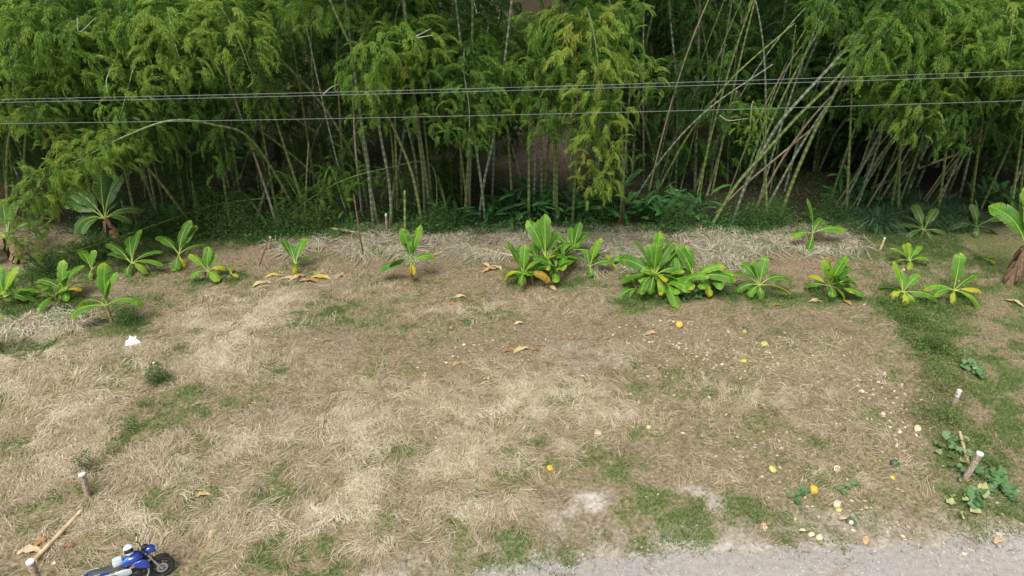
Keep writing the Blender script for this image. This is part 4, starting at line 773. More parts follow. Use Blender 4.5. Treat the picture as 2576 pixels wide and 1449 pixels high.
# round weed bushes
def bush(u, v, rx, h, n, label, tint=.4, name='weed_bush', leaf=(.05, .10)):
    r = np.random.default_rng(int(u)); b_ = P(u, v); t = thing(name, b_-[0, 0, .02], label, 'bush')
    a = r.normal(0, .5, (n, 3))*[rx, rx*.8, 0]; a[:, 2] = r.uniform(.03, 1, n)*h*np.exp(-((a[:, 0]/rx)**2+(a[:, 1]/rx)**2)*.5)*(.6+.8*vnoise(a[:, 0]*5, a[:, 1]*5, 3))
    g = G(); leafcloud(a, r.uniform(*leaf, n), r.uniform(.02, .045, n), g, np.clip(r.normal(tint, .18, n), 0, 1)); obj('foliage', g.mesh('foliage', M_weed), t)
    g = G()
    for k in range(9): q = a[r.integers(n)]*[.8, .8, .9]; tube(g, np.array([np.zeros(3), q*.5+[0, 0, .05], q]), .008, 4)
    obj('twigs', g.mesh('twigs', M_wood), t)
bush(325, 812, .55, .7, 1500, 'round green weed bush right of the brown-stemmed banana', .42)
bush(400, 962, .42, .75, 1100, 'dark weed bush hiding a white-topped stake on the left', .38)
bush(215, 1235, .30, .45, 220, 'brown scrubby weed at the foot of the left white-topped post', .85)
bush(225, 1185, .40, .75, 260, 'thin light green weed with leafy tips behind the left white-topped post', .3, leaf=(.06, .12))
bush(330, 1080, .5, .35, 240, 'faint dry weed on the plot line left', .75)
bush(2300, 815, .75, .7, 1100, 'thin green weed bush at the top of the right plot line', .4)
bush(2345, 880, .7, .65, 1000, 'thin green weed bush in the middle of the right plot line', .4)
bush(2370, 985, .6, .5, 520, 'dry grey-green weed bush left of the upper right post', .72)
bush(2385, 1060, .5, .45, 420, 'dry weed bush between the two right hand posts', .6)

for u, v, rx, h, lab in [(400, 598, .9, 1.1, 'leafy shrub right of the big shaded banana'), (480, 596, 1.0, 1.5, 'leafy shrub behind the green banana with one withered leaf'), (550, 594, 1.1, 1.7, 'tall leafy shrub at the grove edge behind the yellowish small banana'), (625, 596, 1.0, 1.4, 'leafy shrub left of the foot of the pink-grey pole'), (720, 588, .9, 1.0, 'leafy shrub right of the foot of the pink-grey pole'),
   (800, 578, .9, .9, 'leafy shrub behind the left end of the fallen log'), (1110, 582, .9, .9, 'leafy shrub right of the tall cut stump'), (1690, 578, 1.0, .9, 'leafy shrub right of the brown stake in the undergrowth'), (1885, 574, .9, .9, 'leafy shrub at the foot of the thick leaning pair'), (1945, 572, .9, 1.0, 'leafy shrub at the foot of the boldly ringed culm'), (2085, 562, 1.0, 1.1, 'leafy shrub behind the banana in the cane litter'), (240, 650, .9, .7, 'low shrub behind the small pale banana'), (130, 690, 1.0, .7, 'low shrub right of the thick dark banana trunk')]:
    bush(u, v, rx*1.1, h*1.7, 2200, lab, .36, 'leafy_shrub', (.08, .20))
for u, v, lab in [(285, 1140, 'faint dry weed above the left white-topped post'), (365, 1020, 'faint dry weed below the dark weed bush'), (450, 880, 'faint dry weed above the dark weed bush'), (495, 840, 'faint dry weed near the thin stake')]: bush(u, v, .45, .3, 260, lab, .85)

# ------------------------------------------------------------------ squash vines: lobed leaves on runners
def squash_leaf_mesh(seed):
    r = np.random.default_rng(seed); n = 15; V = [(0, 0, 0)]
    for k in range(n):
        a = math.pi*(.12+1.76*k/(n-1))-math.pi; rad = .12*(1+.14*math.cos(5*a))*r.uniform(.93, 1.05); V.append((math.cos(a)*rad+.05, math.sin(a)*rad, .035+.03*math.cos(3*a)+r.normal(0, .008)))
    return np.array(V), [(0, k, k+1) for k in range(1, n)]
SQ = []
for k, tn in enumerate((.25, .4, .55, .75, .97)):
    V, T = squash_leaf_mesh(k); SQ.append(G().add(V, None, T, tint=tn).mesh('leaf', M_squash, True))
def vine(pts, n, label, spread=.35, pick=(0, 1, 2, 2, 3), sc=1.0, seed=1):
    r = np.random.default_rng(seed); P3 = [P(*q)+[0, 0, .06] for q in pts]; path = catmull(P3, 24); b_ = P3[0]-[0, 0, .06]
    t = thing('squash_vine', b_, label, 'vine', 'squash vines on the ground'); obj('runner', tube(G(), path-b_, .012, 5).mesh('runner', M_rib), t)
    for k in range(n):
        p = path[r.integers(len(path))]+np.append(r.normal(0, spread, 2), 0); p[2] = float(gz(p[0], p[1]))+r.uniform(.06, .28)
        o = obj('leaf', SQ[pick[r.integers(len(pick))]], t, p-b_); o.rotation_euler = (r.normal(0, .35), r.normal(0, .35), r.uniform(0, 6.28)); o.scale = [sc*r.uniform(.7, 1.3)]*3
vine([(2430, 1200), (2410, 1160), (2395, 1110)], 26, 'squash vine with pale leaves left of the lower right post', .3, (1, 2, 3, 3))
vine([(2430, 1215), (2480, 1190), (2520, 1230), (2545, 1250)], 30, 'squash vine trailing right from the lower right post', .22, (0, 1, 1, 2))
vine([(2440, 1225), (2420, 1260), (2460, 1260)], 18, 'squash vine in front of the lower right post with a yellow leaf', .3, (0, 1, 2, 4))
vine([(2385, 915), (2430, 925), (2470, 950)], 14, 'thin squash vine above the upper right post', .15, (1, 2, 3))
vine([(2000, 1238), (2010, 1260)], 7, 'squash leaves beside the yellow and cream squash', .16, (0, 0, 1), .8)
vine([(2135, 1225), (2125, 1240)], 5, 'few squash leaves above the cut cream squash', .15, (1, 2), .7)
vine([(1690, 735), (1740, 745), (1770, 735)], 22, 'squash vine creeping under the right hand banana pair', .25, (0, 1, 1))

# ------------------------------------------------------------------ squashes, whole and cut
M_sqy = solid('yellow_squash_skin', (.58, .43, .07), .55, var=.45, scale=14); M_sqo = solid('orange_squash_skin', (.66, .38, .05), .55, var=.4, scale=14)
M_sqg = solid('pale_green_squash_skin', (.46, .48, .15), .55, var=.4, scale=14); M_sqd = solid('dark_green_squash_skin', (.05, .10, .05), .4, var=.5, scale=14)
M_sqc = solid('cream_flesh', (.62, .51, .35), .7, var=.3); M_sqp = solid('pink_flesh', (.52, .34, .23), .7, var=.3); M_seed = solid('seed_cavity', (.62, .50, .38), .8, var=.25, scale=40)
def squash_geo(r, flat, m=0, half=False, ribs=9):
    n = 20; k = 9; V = []; 
    for i in range(k+1):
        ph = math.pi*i/k if not half else math.pi/2+math.pi/2*i/k
        for j in range(n):
            a = 2*math.pi*j/n; q = r*(1+.05*abs(math.sin(a*ribs/2)))*math.sin(ph); V.append((q*math.cos(a), q*math.sin(a), r*flat*math.cos(ph)))
    Q = [(i*n+j, (i+1)*n+j, (i+1)*n+(j+1) % n, i*n+(j+1) % n) for i in range(k) for j in range(n)]
    return G().add(np.array(V), Q, mat=m)
def squash(u, v, r, flat, m, label, tilt=0., stalk=True, name='squash'):
    r *= .88; b_ = P(u, v); b_[2] -= .03; t = thing(name, b_, label, 'squash', 'squashes lying on the plot'); o = obj('fruit', squash_geo(r, flat).mesh('fruit', m, True), t, (0, 0, r*flat*math.cos(tilt)+.0)); o.rotation_euler = (tilt, 0, u)
    if stalk:
        s = obj('stalk', tube(G(), np.array([[0, 0, r*flat*.95], [.01, 0, r*flat+.03], [.03, 0, r*flat+.06]]), [.018, .012, .012], 6).mesh('stalk', M_rib), o)
    return t
def half_squash(u, v, r, skin, flesh, label, tilt=.5, rz=0.):
    r *= .85; b_ = P(u, v); b_[2] -= .04; t = thing('squash_half', b_, label, 'squash', 'cut squashes lying on the plot', rz)
    o = obj('rind', squash_geo(r, .75, half=True).mesh('rind', skin, True), t, (0, 0, r*.78)); o.rotation_euler = (tilt, 0, 0)
    f = lathe(G(), [(r*1.0, -.004), (r*.97, .006), (r*.55, -.004), (r*.45, -r*.22), (.001, -r*.3)], 18).mesh('flesh', flesh, True); f2 = obj('flesh', f, o)
    obj('seeds', lathe(G(), [(r*.46, -r*.15), (r*.3, -r*.20), (.001, -r*.19)], 12).mesh('seeds', M_seed, True), f2)
squash(1708, 822, .17, .95, M_sqy, 'yellow round squash below the right hand banana pair', .4)
squash(1873, 836, .10, .7, M_sqg, 'small dull yellow squash beneath the arching-leaved banana'); squash(1922, 867, .15, .55, M_sqg, 'flat pale green-yellow squash near the pale litter', .3)
squash(1870, 910, .13, .6, M_sqy, 'dull ochre squash half hidden in pale litter', .3); squash(1384, 1181, .12, .85, M_sqo, 'small orange squash alone in the middle of the plot', .5)
squash(1943, 1184, .15, .7, M_sqg, 'lime yellow squash left of the cut shell', .4); squash(2245, 1203, .09, .7, M_sqy, 'small yellow squash below the dark one at right', .2)
squash(2250, 1170, .16, .85, M_sqd, 'dark grey-green squash on the right of the plot', .5); squash(2109, 1285, .09, .8, M_sqg, 'small pale yellow squash under the cut cream one', .2, False)
squash(1631, 1077, .09, .9, M_sqg, 'small green squash in the centre right of the plot', .2); squash(2000, 1386-80, .06, .8, M_sqg, 'very small greenish squash near the road on the right', .2, False)
t = squash(2045, 1235, .17, .95, M_sqo, 'orange squash with a cream side next to dark leaves', 1.1)
half_squash(2105, 1273, .14, M_sqg, M_sqc, 'cut cream squash half facing up below the orange one', .75, .5); half_squash(2118, 1308, .14, M_sqp, M_sqp, 'pinkish squash half left of the dark green half', 2.4, .2)
half_squash(2140, 1318, .16, M_sqd, M_sqd, 'hollow dark green squash half near the road', .9, -.8); half_squash(2106, 1184, .15, M_sqd, M_sqc, 'cream squash half with dark rind above the orange squash', .7, .3)
half_squash(1504, 1094, .14, M_sqc, M_sqp, 'pale cut squash half in the straw at the centre', .8, .3); half_squash(2308, 1082, .15, M_sqp, M_sqc, 'cream cut squash piece left of the right hand posts', .9, .2)
half_squash(2222, 1043, .10, M_sqp, M_sqc, 'small cream cut squash piece, farther up on the right', .8, .4)
for k, (u, v) in enumerate([(2018, 1338), (2040, 1348), (2060, 1355)]): half_squash(u, v, .12, M_sqc, M_sqp, 'cream squash shell near the road, '+['left', 'middle', 'right'][k]+' of three in a row', 2.3+.2*k, .7*k)
half_squash(1925, 1330, .14, M_sqp, M_sqc, 'broken pinkish squash shell left of the three cream shells', .9, 1.)

# ------------------------------------------------------------------ fallen leaves of the bananas
def dry_leaf(u, v, L, tint, label, rz, curl=.8, wid=.16):
    r = np.random.default_rng(int(u+v)); b_ = P(u, v); n = 8; t = np.linspace(0, 1, n); g = G()
    rib = np.stack([L*(t-.5), .12*L*np.sin(t*3), .03+.10*L*np.sin(t*math.pi)*curl], 1); half = wid*L**.5*np.sin(np.clip(t*.95+.04, 0, 1)*math.pi)**.6
    V = []
    for s in (-1, 0, 1):
        V.append(rib+np.stack([np.zeros(n), s*half*r.uniform(.7, 1, n), abs(s)*half*r.uniform(-.1, .7, n)*curl], 1))
    V = np.concatenate(V); V[:, 2] = np.maximum(V[:, 2], .012); Q = [(a*n+k, a*n+k+1, (a+1)*n+k+1, (a+1)*n+k) for a in (0, 1) for k in range(n-1)]
    g.add(V, Q, tint=np.clip(tint+r.normal(0, .08, len(Q)), 0, 1)); o = obj('fallen_leaf', g.mesh('fallen_leaf', M_dryleaf, True), None, b_, label, 'dry leaf', 'fallen dry banana leaves'); o.rotation_euler.z = rz
DL = [(1283, 884, .5, .35, 'orange-brown dry leaf, left of the trio in mid plot', .3), (1312, 884, .7, .75, 'pale curled dry leaf, middle of the trio in mid plot', .5), (1346, 882, .35, .4, 'small rusty dry leaf, right of the trio in mid plot', 0),
 (1148, 917, .3, .75, 'cream dry leaf left of a rusty one in mid plot', 1.), (1162, 917, .4, .4, 'rusty dry leaf right of a cream one in mid plot', .2), (1158, 750, .55, .82, 'pale dry leaf above the small stick', .1), (1140, 770, .6, .42, 'orange dry leaf beside the small stick', .4),
 (1072, 945, .3, .85, 'whitish curled leaf alone on the straw', 1.2), (1640, 843, .6, .5, 'orange dry leaf left of the yellow squash', .2), (1305, 816, .4, .8, 'small pale dry leaf on dark soil', .2), (1385, 728, .6, .7, 'pale dry leaf under the middle banana clump', -.6),
 (1235, 682, .9, .72, 'withered cream leaf by the end of the cut pole', .5), (1248, 676, .7, .95, 'yellow withered leaf by the end of the cut pole', -.6), (1225, 668, .6, .7, 'tan withered leaf behind the cut pole end', 2.2),
 (690, 698, .9, .85, 'grey-white withered leaf, leftmost of the pile', .3), (725, 705, .9, .97, 'yellow withered leaf in the pile, left of its middle', .2), (752, 702, .9, .7, 'tan withered leaf in the middle of the pile', .6), (778, 712, 1.0, .5, 'brown withered leaf at the front of the pile', -.2), (808, 704, 1.1, .98, 'long yellow withered leaf at the right of the pile', -.3), (660, 718, .9, .82, 'pale withered leaf lying apart at the left of the pile', .5), (860, 697, .5, .65, 'small tan leaf right of the pile', .1),
 (108, 1368, .55, .45, 'orange dry leaf beside the lying pole at lower left', 1.0), (75, 1392, .65, .97, 'yellow curled leaf above the lowest left post', .1), (160, 1378, .5, .15, 'dark brown dry leaf right of the lying pole', -.2), (2128, 765, .55, .5, 'orange dry leaf below the bushy banana', -.9), (1955, 770, .4, .3, 'rusty dry leaf below the long-arched banana', .2), (2052, 762, .6, .85, 'whitish dry leaf left of the bushy banana', -.2),
 (2550, 765, .8, .98, 'bright yellow fallen leaf near the right edge', -1.0), (262, 806, .35, .98, 'yellow fallen leaf left of the brown banana stem', .1), (1440, 668, .8, .7, 'pale torn leaf inside the middle clump', .4), (1925, 1326, .35, .6, 'pinkish dry scrap near the road', .4), (2515, 1365, .4, .85, 'pale leaf by the road at far right', .3), (2180, 1362, .35, .8, 'cream leaf scrap at the road edge', .9), (510, 1250, .5, .85, 'pale straw-coloured leaf in the lower left straw', .1), (540, 1345, .45, .85, 'thin pale leaf above the motorcycle', 1.2)]
for a in DL: dry_leaf(*a)

# ------------------------------------------------------------------ stakes, posts, poles, bag
def post(u0, v0, u1, v1, r, label, white=.10, m=None):
    """stake from its foot (u1, v1) to its top (u0, v0); only leaning as far as the photo shows"""
    f = P(u1, v1); top = at(u0, v0, f[1]); top = top if top[2]-f[2] < 2 else f+(top-f)*2/(top[2]-f[2])
    t = thing('wooden_post', f-[0, 0, .06], label, 'post', 'white-topped plot stakes'); d = top-f; n = 7; q = np.linspace(0, 1, n)[:, None]; rr = np.random.default_rng(int(u0))
    p = d*q+[0, 0, .0]; p[1:-1] += rr.normal(0, .006, (n-2, 3)); tube_g = tube(G(), np.vstack([p[0]-[0, 0, .03], p]), r*rr.uniform(.93, 1.05, n+1), 9); obj('shaft', tube_g.mesh('shaft', m or M_post, True), t, (0, 0, .06))
    if white:
        dn = d/np.linalg.norm(d); obj('painted_top', tube(G(), np.array([d-dn*white, d+dn*.004]), r*1.05, 12).mesh('painted_top', M_white), t, (0, 0, .06))
post(205, 1192, 222, 1248, .085, 'white-topped post among weeds on the left', .05); post(75, 1412, 100, 1470, .095, 'white-topped post at the bottom left corner', .05)
post(2414, 982, 2394, 1030, .075, 'upper white-topped post on the right plot line', .25); post(2466, 1140, 2428, 1206, .095, 'thick white-topped post in the squash vines', .05)
post(2226, 598, 2214, 630, .055, 'pale stake above the small yellow-green banana', .06, M_pole); post(520, 743, 528, 800, .025, 'thin stake with a small white top on the straw slope', .06); post(386, 912, 398, 962, .035, 'white-topped stake behind the dark weed bush', .05)
post(2274, 677, 2262, 712, .05, 'stake behind the banana at the top of the weed line', .05); post(971, 538, 973, 574, .06, 'whitish short stake at the grove edge', .12); post(680, 596, 676, 628, .05, 'short white-topped stake left of the blue-green banana', .05)
post(1569, 515, 1566, 566, .05, 'brown stake in the undergrowth under the weeping plume', 0, M_wood)
pole('cut_bamboo_pole', [gp(92, 1416, .14), gp(150, 1352, .10), gp(206, 1290, .08)], .06, .055, M_pole, 'cut bamboo pole lying beside the bottom left post', 'bamboo pole')
pole('cut_bamboo_pole', [gp(2434, 1175, .12), gp(2408, 1102, .25)], .05, .045, M_pole, 'short bamboo stick leaning by the thick white-topped post', 'bamboo pole')
pole('cut_bamboo_pole', [gp(1205, 630, .12), gp(1245, 638, .10), gp(1290, 648, .10)], .055, .05, M_pole, 'pale cut bamboo pole lying left of the middle banana clump', 'bamboo pole')
pole('cut_bamboo_pole', [gp(838, 582, .15), gp(890, 590, .15), gp(942, 598, .10)], .08, .07, M_culm_d, 'brown bamboo log lying at the grove edge left of the middle', 'bamboo pole')
pole('cut_bamboo_pole', [gp(1084, 781, .04), gp(1132, 783, .04)], .03, .025, M_pole, 'short thin stick lying on green grass in mid plot', 'stick')
pole('cut_bamboo_pole', [gp(2092, 638, .05), gp(2122, 643, .05)], .05, .045, M_pole, 'short white stick lying below the grey cane litter', 'stick')
pole('cut_bamboo_pole', [P(1019, 588)-[0, 0, .05], at(1018, 480, P(1019, 588)[1])], .065, .06, M_culm_g, 'tall cut bamboo stump behind the lone banana', 'bamboo stump')
pole('brown_stick', [P(914, 640)-[0, 0, .04], at(905, 590, 30.4), at(890, 490, 30.9)], .035, .025, M_wood, 'thin dark stick standing crooked at the grove edge', 'stick')
pole('brown_stick', [P(652, 668)-[0, 0, .02], at(664, 635, 29.8), at(678, 600, 30)], .03, .025, M_wood, 'brown stick leaning by the short white-topped stake', 'stick')
pole('brown_stick', [P(350, 645)+[0, 0, .05], at(300, 640, 29.6), gp(385, 690, .05)][::2], .025, .02, M_twig, 'grey stick lying behind the small pale banana', 'stick')
rs = np.random.default_rng(31)
for k in range(26):
    cx, cy, ex, ey, s_ = CANE[rs.integers(0, 7)]; a = rs.uniform(-.5, .5)+(math.pi if rs.uniform() < .5 else 0); L = rs.uniform(.5, 1.6); x = cx+rs.uniform(-.8, .8)*ex; y = cy+rs.uniform(-.8, .8)*ey
    p3 = [np.array([x+math.cos(a)*L*t, y+math.sin(a)*L*t, float(gz(x+math.cos(a)*L*t, y+math.sin(a)*L*t))+.05+.05*t]) for t in (0, .5, 1)]
    pole('cane_stalk', p3, rs.uniform(.014, .03), .012, [M_pole, M_culm_d, M_twig][k % 3], 'dry cut stalk lying in the grey cane litter at the grove edge', 'stalk', 'stalks in the cane litter', sides=5)
# crumpled white bag
b_ = P(331, 866); r = np.random.default_rng(5); n, k = 12, 6; V = []
for i in range(k+1):
    ph = math.pi/2*i/k
    for j in range(n):
        a = 2*math.pi*j/n; q = (.24+.07*math.sin(3*a+1))*math.cos(ph)*r.uniform(.75, 1.2); V.append((q*math.cos(a)*1.25, q*math.sin(a), .26*math.sin(ph)*r.uniform(.6, 1.25)*(1+.5*math.cos(a))))
obj('plastic_bag', G().add(np.array(V), [(i*n+j, i*n+(j+1) % n, (i+1)*n+(j+1) % n, (i+1)*n+j) for i in range(k) for j in range(n)]).mesh('plastic_bag', M_bag), None, b_, 'crumpled white plastic bag on the straw at left', 'bag')
# overhead cables
for pts, lab in [([(0, 250), (1288, 220), (2576, 178)], 'upper cable of the close pair overhead'), ([(0, 258), (1288, 228), (2576, 190)], 'lower cable of the close pair overhead'), ([(0, 311), (1288, 289), (2576, 253)], 'single overhead cable below the close pair')]:
    A, B, C = [at(u, v, 25.0) for u, v in pts]; xs_ = np.linspace(-62, 62, 60); co = np.polyfit([A[0], B[0], C[0]], [A[2], B[2], C[2]], 2)
    p = np.stack([xs_, np.full(60, 25.0), np.polyval(co, xs_)], 1); obj('power_cable', tube(G(), p-p[0], .0095, 5).mesh('power_cable', M_cable, True), None, p[0], lab, 'cable', 'power cables')

# ------------------------------------------------------------------ motorcycle with helmet and grey pouch
M_blue = solid('blue_paint', (.004, .03, .27), .2, 0., .6, .06, coat=1.); M_cyan = solid('light_blue_paint', (.02, .30, .62), .25, var=.08, coat=1.)
M_black = solid('black_rubber', (.025, .025, .027), .75, var=.3); M_plastic = solid('black_plastic', (.018, .018, .02), .45, var=.2); M_eng = solid('dark_engine_metal', (.05, .05, .052), .4, .6, var=.4, scale=30)
M_metal = solid('grey_metal', (.45, .46, .48), .35, .7, var=.15); M_silver = solid('silver_panel', (.48, .52, .56), .35, .2, var=.08); M_seat = solid('grey_seat', (.06, .065, .075), .6, var=.2); M_lens = solid('headlamp_glass', (.55, .6, .65), .1, var=.05); M_red = solid('red_lens', (.4, .02, .02), .3)
M_pouch = solid('light_grey_cloth', (.46, .49, .54), .8, var=.1); M_hw = solid('white_helmet_shell', (.82, .83, .84), .2, var=.04, coat=.6); M_visor = solid('black_visor', (.01, .01, .012), .12, spec=.7)
fw = P(416, 1449); rear = P(303, 1493); hd = math.atan2(fw[1]-rear[1], fw[0]-rear[0])
org = (fw[0]-.68*math.cos(hd), fw[1]-.68*math.sin(hd)); zg = float(gz(*org))
bike = thing('motorcycle', (*org, zg), 'blue motorcycle parked on the straw at the bottom left', 'motorcycle'); bike.rotation_euler = (R(-11), 0, hd)
rx90 = Matrix.Rotation(math.pi/2, 4, 'X')
def bp(name, g, m, parent=bike, smooth=True, loc=None): return obj(name, g.mesh(name, m, smooth), parent, loc)
def ringprof(R0, r, n=10, sq=1.): return [(R0+r*math.cos(a), sq*r*math.sin(a)) for a in np.linspace(0, 2*math.pi, n, endpoint=False)]
def wheel(x, wd, disc):
    wh = obj('wheel', None, bike, (x, 0, .31)); wh.empty_display_size = .1
    bp('tyre', lathe(G(), ringprof(.255, .055, 10, wd), 30, rx90, closed=True), M_black, wh)
    g = lathe(G(), ringprof(.205, .016, 6, 2.2), 30, rx90, closed=True)
    for k in range(5):
        a = k*1.2566+.3; Mx = Matrix.Rotation(-a, 4, 'Y'); box(g, Mx @ Vector((.115, 0, 0)), (.19, .035, .03), Mx)
    lathe(g, [(.001, -.06), (.045, -.06), (.045, .06), (.001, .06)], 14, rx90); bp('rim', g, M_plastic, wh, False)
    g = lathe(G(), [(disc*.62, .062), (disc, .062), (disc, .068), (disc*.62, .068)], 26, rx90, closed=True); lathe(g, [(.001, .07), (.05, .07), (.05, .04)], 12, rx90)
    for k in range(6): a = k*1.047; box(g, (math.cos(a)*disc*.45, -.065, math.sin(a)*disc*.45), (disc*.45, .004, .02), Matrix.Rotation(-a, 4, 'Y'))
    bp('brake_disc', g, M_metal, wh, False); return wh
wheel(.68, 1.0, .135); wheel(-.67, 1.25, .11)
for s in (-1, 1):
    g = tube(G(), np.array([[.68, s*.095, .31], [.56, s*.095, .59]]), .030, 10); tube(g, np.array([[.57, s*.095, .57], [.395, s*.095, .99]]), .021, 10); bp('fork_leg', g, M_metal)
bp('front_mudguard', loft(G(), [(.68+.335*math.cos(a), 0, .31+.335*math.sin(a), .065*(.5+.5*math.sin(a)), .018) for a in np.linspace(2.6, .75, 9)], 10), M_plastic)
g = box(G(), (.40, 0, .97), (.09, .26, .03)); box(g, (.44, 0, .86), (.08, .24, .03)); bp('fork_clamp', g, M_plastic, smooth=False)
bp('handlebar', tube(G(), catmull([(.27, -.37, 1.06), (.34, -.22, 1.09), (.38, -.07, 1.03), (.38, .07, 1.03), (.34, .22, 1.09), (.27, .37, 1.06)], 30), .013, 8), M_plastic)
for s in (-1, 1):
    bp('grip', tube(G(), np.array([[.275, s*.36, 1.06], [.318, s*.25, 1.085]]), .019, 8), M_black)
    g = tube(G(), catmull([(.32, s*.24, 1.09), (.35, s*.30, 1.19), (.33, s*.34, 1.25)], 8), .007, 6); loft(g, [(.315, s*.36, 1.27, .02, .015), (.325, s*.36, 1.27, .06, .04), (.345, s*.36, 1.27, .055, .036)], 12); bp('mirror', g, M_plastic)
hl = bp('headlight', loft(G(), [(.42, 0, .93, .07, .06), (.50, 0, .95, .115, .10), (.60, 0, .94, .115, .10), (.67, 0, .90, .08, .075)], 16, 2.4), M_blue); bp('lens', loft(G(), [(.655, 0, .90, .083, .078), (.69, 0, .885, .05, .05)], 14), M_lens, hl)
bp('instrument_panel', loft(G(), [(.40, 0, 1.06, .06, .025), (.46, 0, 1.075, .085, .035), (.53, 0, 1.06, .07, .02)], 12, 3), M_plastic)
tank = bp('fuel_tank', loft(G(), [(-.16, 0, .80, .075, .06), (-.10, 0, .82, .12, .095), (.02, 0, .86, .165, .125), (.16, 0, .88, .185, .13), (.27, 0, .87, .165, .115), (.35, 0, .86, .10, .08), (.38, 0, .86, .05, .05)], 20, 2.7), M_blue)
bp('tank_stripe', loft(G(), [(-.12, -.045, .886, .05, .018), (.0, -.07, .955, .06, .018), (.08, -.075, .98, .05, .014)], 12, 2.4), M_cyan, tank)
bp('filler_cap', lathe(G(), [(.035, 0), (.035, .012), (.001, .015)], 14), M_metal, tank, loc=(.16, 0, 1.005))
for s in (-1, 1):
    bp('tank_shroud', loft(G(), [(.12, s*.165, .75, .02, .07), (.26, s*.195, .73, .03, .12), (.36, s*.20, .70, .03, .15), (.43, s*.19, .66, .022, .12), (.46, s*.18, .60, .012, .06)], 12, 2.5), M_blue)
    bp('side_panel', loft(G(), [(-.33, s*.125, .70, .015, .03), (-.22, s*.14, .66, .025, .08), (-.08, s*.15, .63, .03, .105), (.03, s*.15, .62, .02, .07)], 12, 3), M_silver)
    bp('subframe_rail', tube(G(), np.array([[-.05, s*.11, .62], [-.45, s*.13, .73], [-.80, s*.11, .82]]), .022, 8), M_silver)
    bp('tail_panel', loft(G(), [(-.45, s*.10, .755, .03, .035), (-.65, s*.11, .79, .035, .05), (-.85, s*.09, .84, .03, .04), (-.97, s*.05, .875, .02, .02)], 12, 2.6), M_blue)
    bp('footpeg', tube(G(), np.array([[-.10, s*.13, .36], [-.10, s*.25, .36]]), .014, 6), M_metal); bp('indicator', loft(G(), [(-.90, s*.16, .80, .02, .02), (-.86, s*.17, .80, .02, .02)], 8), M_sqo)
bp('seat', loft(G(), [(-.10, 0, .80, .09, .04), (-.22, 0, .80, .125, .05), (-.40, 0, .80, .13, .05), (-.52, 0, .835, .125, .05), (-.74, 0, .875, .11, .045), (-.86, 0, .89, .08, .03)], 16, 2.8), M_seat)
bp('grab_rail', tube(G(), catmull([(-.62, -.14, .86), (-.85, -.14, .91), (-.98, 0, .93), (-.85, .14, .91), (-.62, .14, .86)], 20), .012, 6), M_silver); bp('tail_light', loft(G(), [(-.95, 0, .86, .06, .025), (-1.0, 0, .86, .045, .02)], 10), M_red)
bp('rear_mudguard', loft(G(), [(-.85, 0, .76, .07, .02), (-1.0, 0, .62, .065, .02), (-1.08, 0, .48, .06, .015)], 10), M_plastic)
g = loft(G(), [(-.12, 0, .42, .10, .10), (0, 0, .40, .13, .14), (.16, 0, .40, .13, .14), (.24, 0, .42, .09, .09)], 14, 3.2); lathe(g, [(.10, -.14), (.10, .14), (.06, .155), (.001, .155)], 16, Matrix.Translation((.02, 0, .38)) @ rx90)
for k in range(6): box(g, (.22+.012*k, 0, .50+.032*k), (.20, .24-.01*k, .014))
box(g, (.25, 0, .58), (.13, .16, .24)); bp('engine', g, M_eng, smooth=False)
bp('frame', tube(tube(G(), np.array([[.40, 0, .90], [.36, 0, .60], [.30, 0, .32], [-.05, 0, .25]]), .025, 8), np.array([[.40, 0, .88], [.0, 0, .70], [-.18, 0, .45], [-.12, 0, .28]]), .028, 8), M_plastic)
for s in (-1, 1): bp('swingarm', tube(G(), np.array([[-.14, s*.09, .36], [-.67, s*.10, .31]]), .024, 8), M_metal)
bp('exhaust_header', tube(G(), catmull([(.32, -.05, .58), (.40, -.09, .48), (.30, -.13, .28), (.0, -.14, .24), (-.2, -.15, .28)], 24), .020, 8), M_metal); bp('muffler', tube(G(), np.array([[-.2, -.15, .28], [-.26, -.17, .31], [-.75, -.20, .44], [-.78, -.20, .45]]), [.022, .048, .052, .035], 14), M_metal)
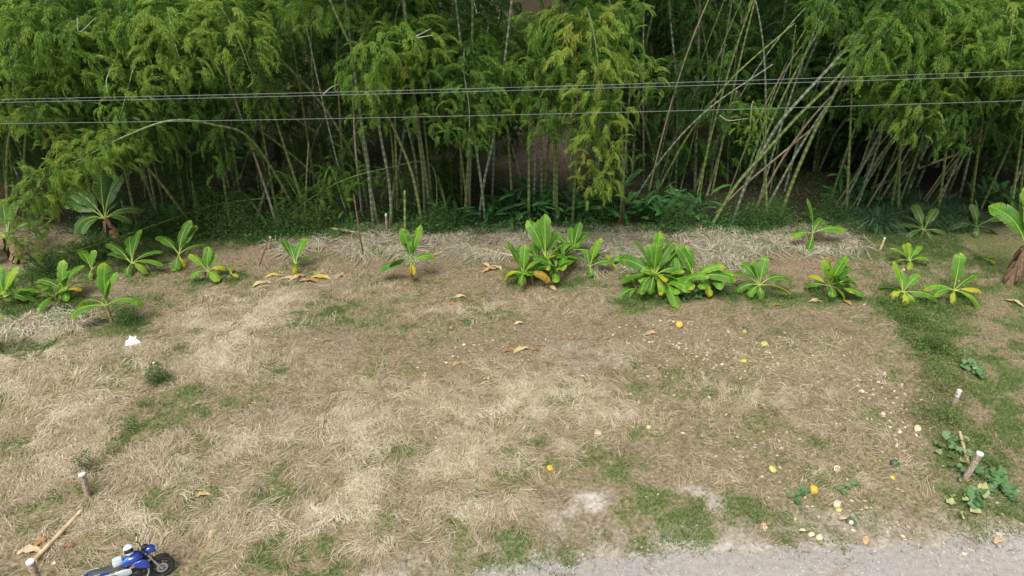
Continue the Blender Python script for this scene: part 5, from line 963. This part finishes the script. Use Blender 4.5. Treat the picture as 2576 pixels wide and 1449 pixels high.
bp('side_stand', tube(G(), np.array([[-.05, .12, .28], [-.12, .27, -.045]]), .012, 6), M_plastic); bp('radiator', box(G(), (.41, 0, .58), (.03, .24, .22)), M_plastic, smooth=False)
bm = Matrix.Translation((*org, zg)) @ Matrix.Rotation(hd, 4, 'Z') @ Matrix.Rotation(R(-11), 4, 'X')
# helmet: shell, chin bar and visor
h0 = bm @ Vector((.10, 0, .985)); he = thing('helmet', h0, 'white full-face helmet with black visor resting on the blue tank', 'helmet'); he.rotation_euler = (0, -.55, -1.0)
def shell(rx, ry, rz, p0, p1, a0, a1, n=22, k=12):
    V = []
    for i in range(k+1):
        ph = p0+(p1-p0)*i/k
        for j in range(n+1):
            a = a0+(a1-a0)*j/n; V.append((rx*math.sin(ph)*math.cos(a), ry*math.sin(ph)*math.sin(a), rz*math.cos(ph)))
    return G().add(np.array(V), [(i*(n+1)+j, (i+1)*(n+1)+j, (i+1)*(n+1)+j+1, i*(n+1)+j+1) for i in range(k) for j in range(n)])
hz = .13
obj('shell', shell(.155, .130, .145, 0, math.pi*.42, 0, 2*math.pi).mesh('shell', M_hw, True), he, (0, 0, hz)); obj('shell_back', shell(.152, .130, .145, math.pi*.42, math.pi*.80, 1.0, 2*math.pi-1.0).mesh('shell_back', M_hw, True), he, (0, 0, hz))
obj('visor', shell(.158, .126, .150, math.pi*.40, math.pi*.63, -1.05, 1.05).mesh('visor', M_visor, True), he, (0, 0, hz)); obj('chin_bar', shell(.180, .130, .150, math.pi*.62, math.pi*.83, -1.1, 1.1).mesh('chin_bar', M_hw, True), he, (0, 0, hz))
p0 = bm @ Vector((-.20, 0, .842)); po = thing('pouch', p0, 'light grey boxy pouch on the motorcycle seat', 'bag'); po.rotation_euler = (R(-11), 0, hd)
obj('body', loft(G(), [(-.12, 0, .07, .08, .05), (-.10, 0, .08, .105, .08), (.0, 0, .085, .115, .087), (.09, 0, .085, .105, .08), (.11, 0, .08, .08, .05)], 18, 4.5).mesh('body', M_pouch, True), po); obj('flap', loft(G(), [(-.11, 0, .165, .085, .012), (0, 0, .178, .10, .010), (.10, 0, .165, .085, .012)], 14, 3).mesh('flap', M_pouch, True), po)
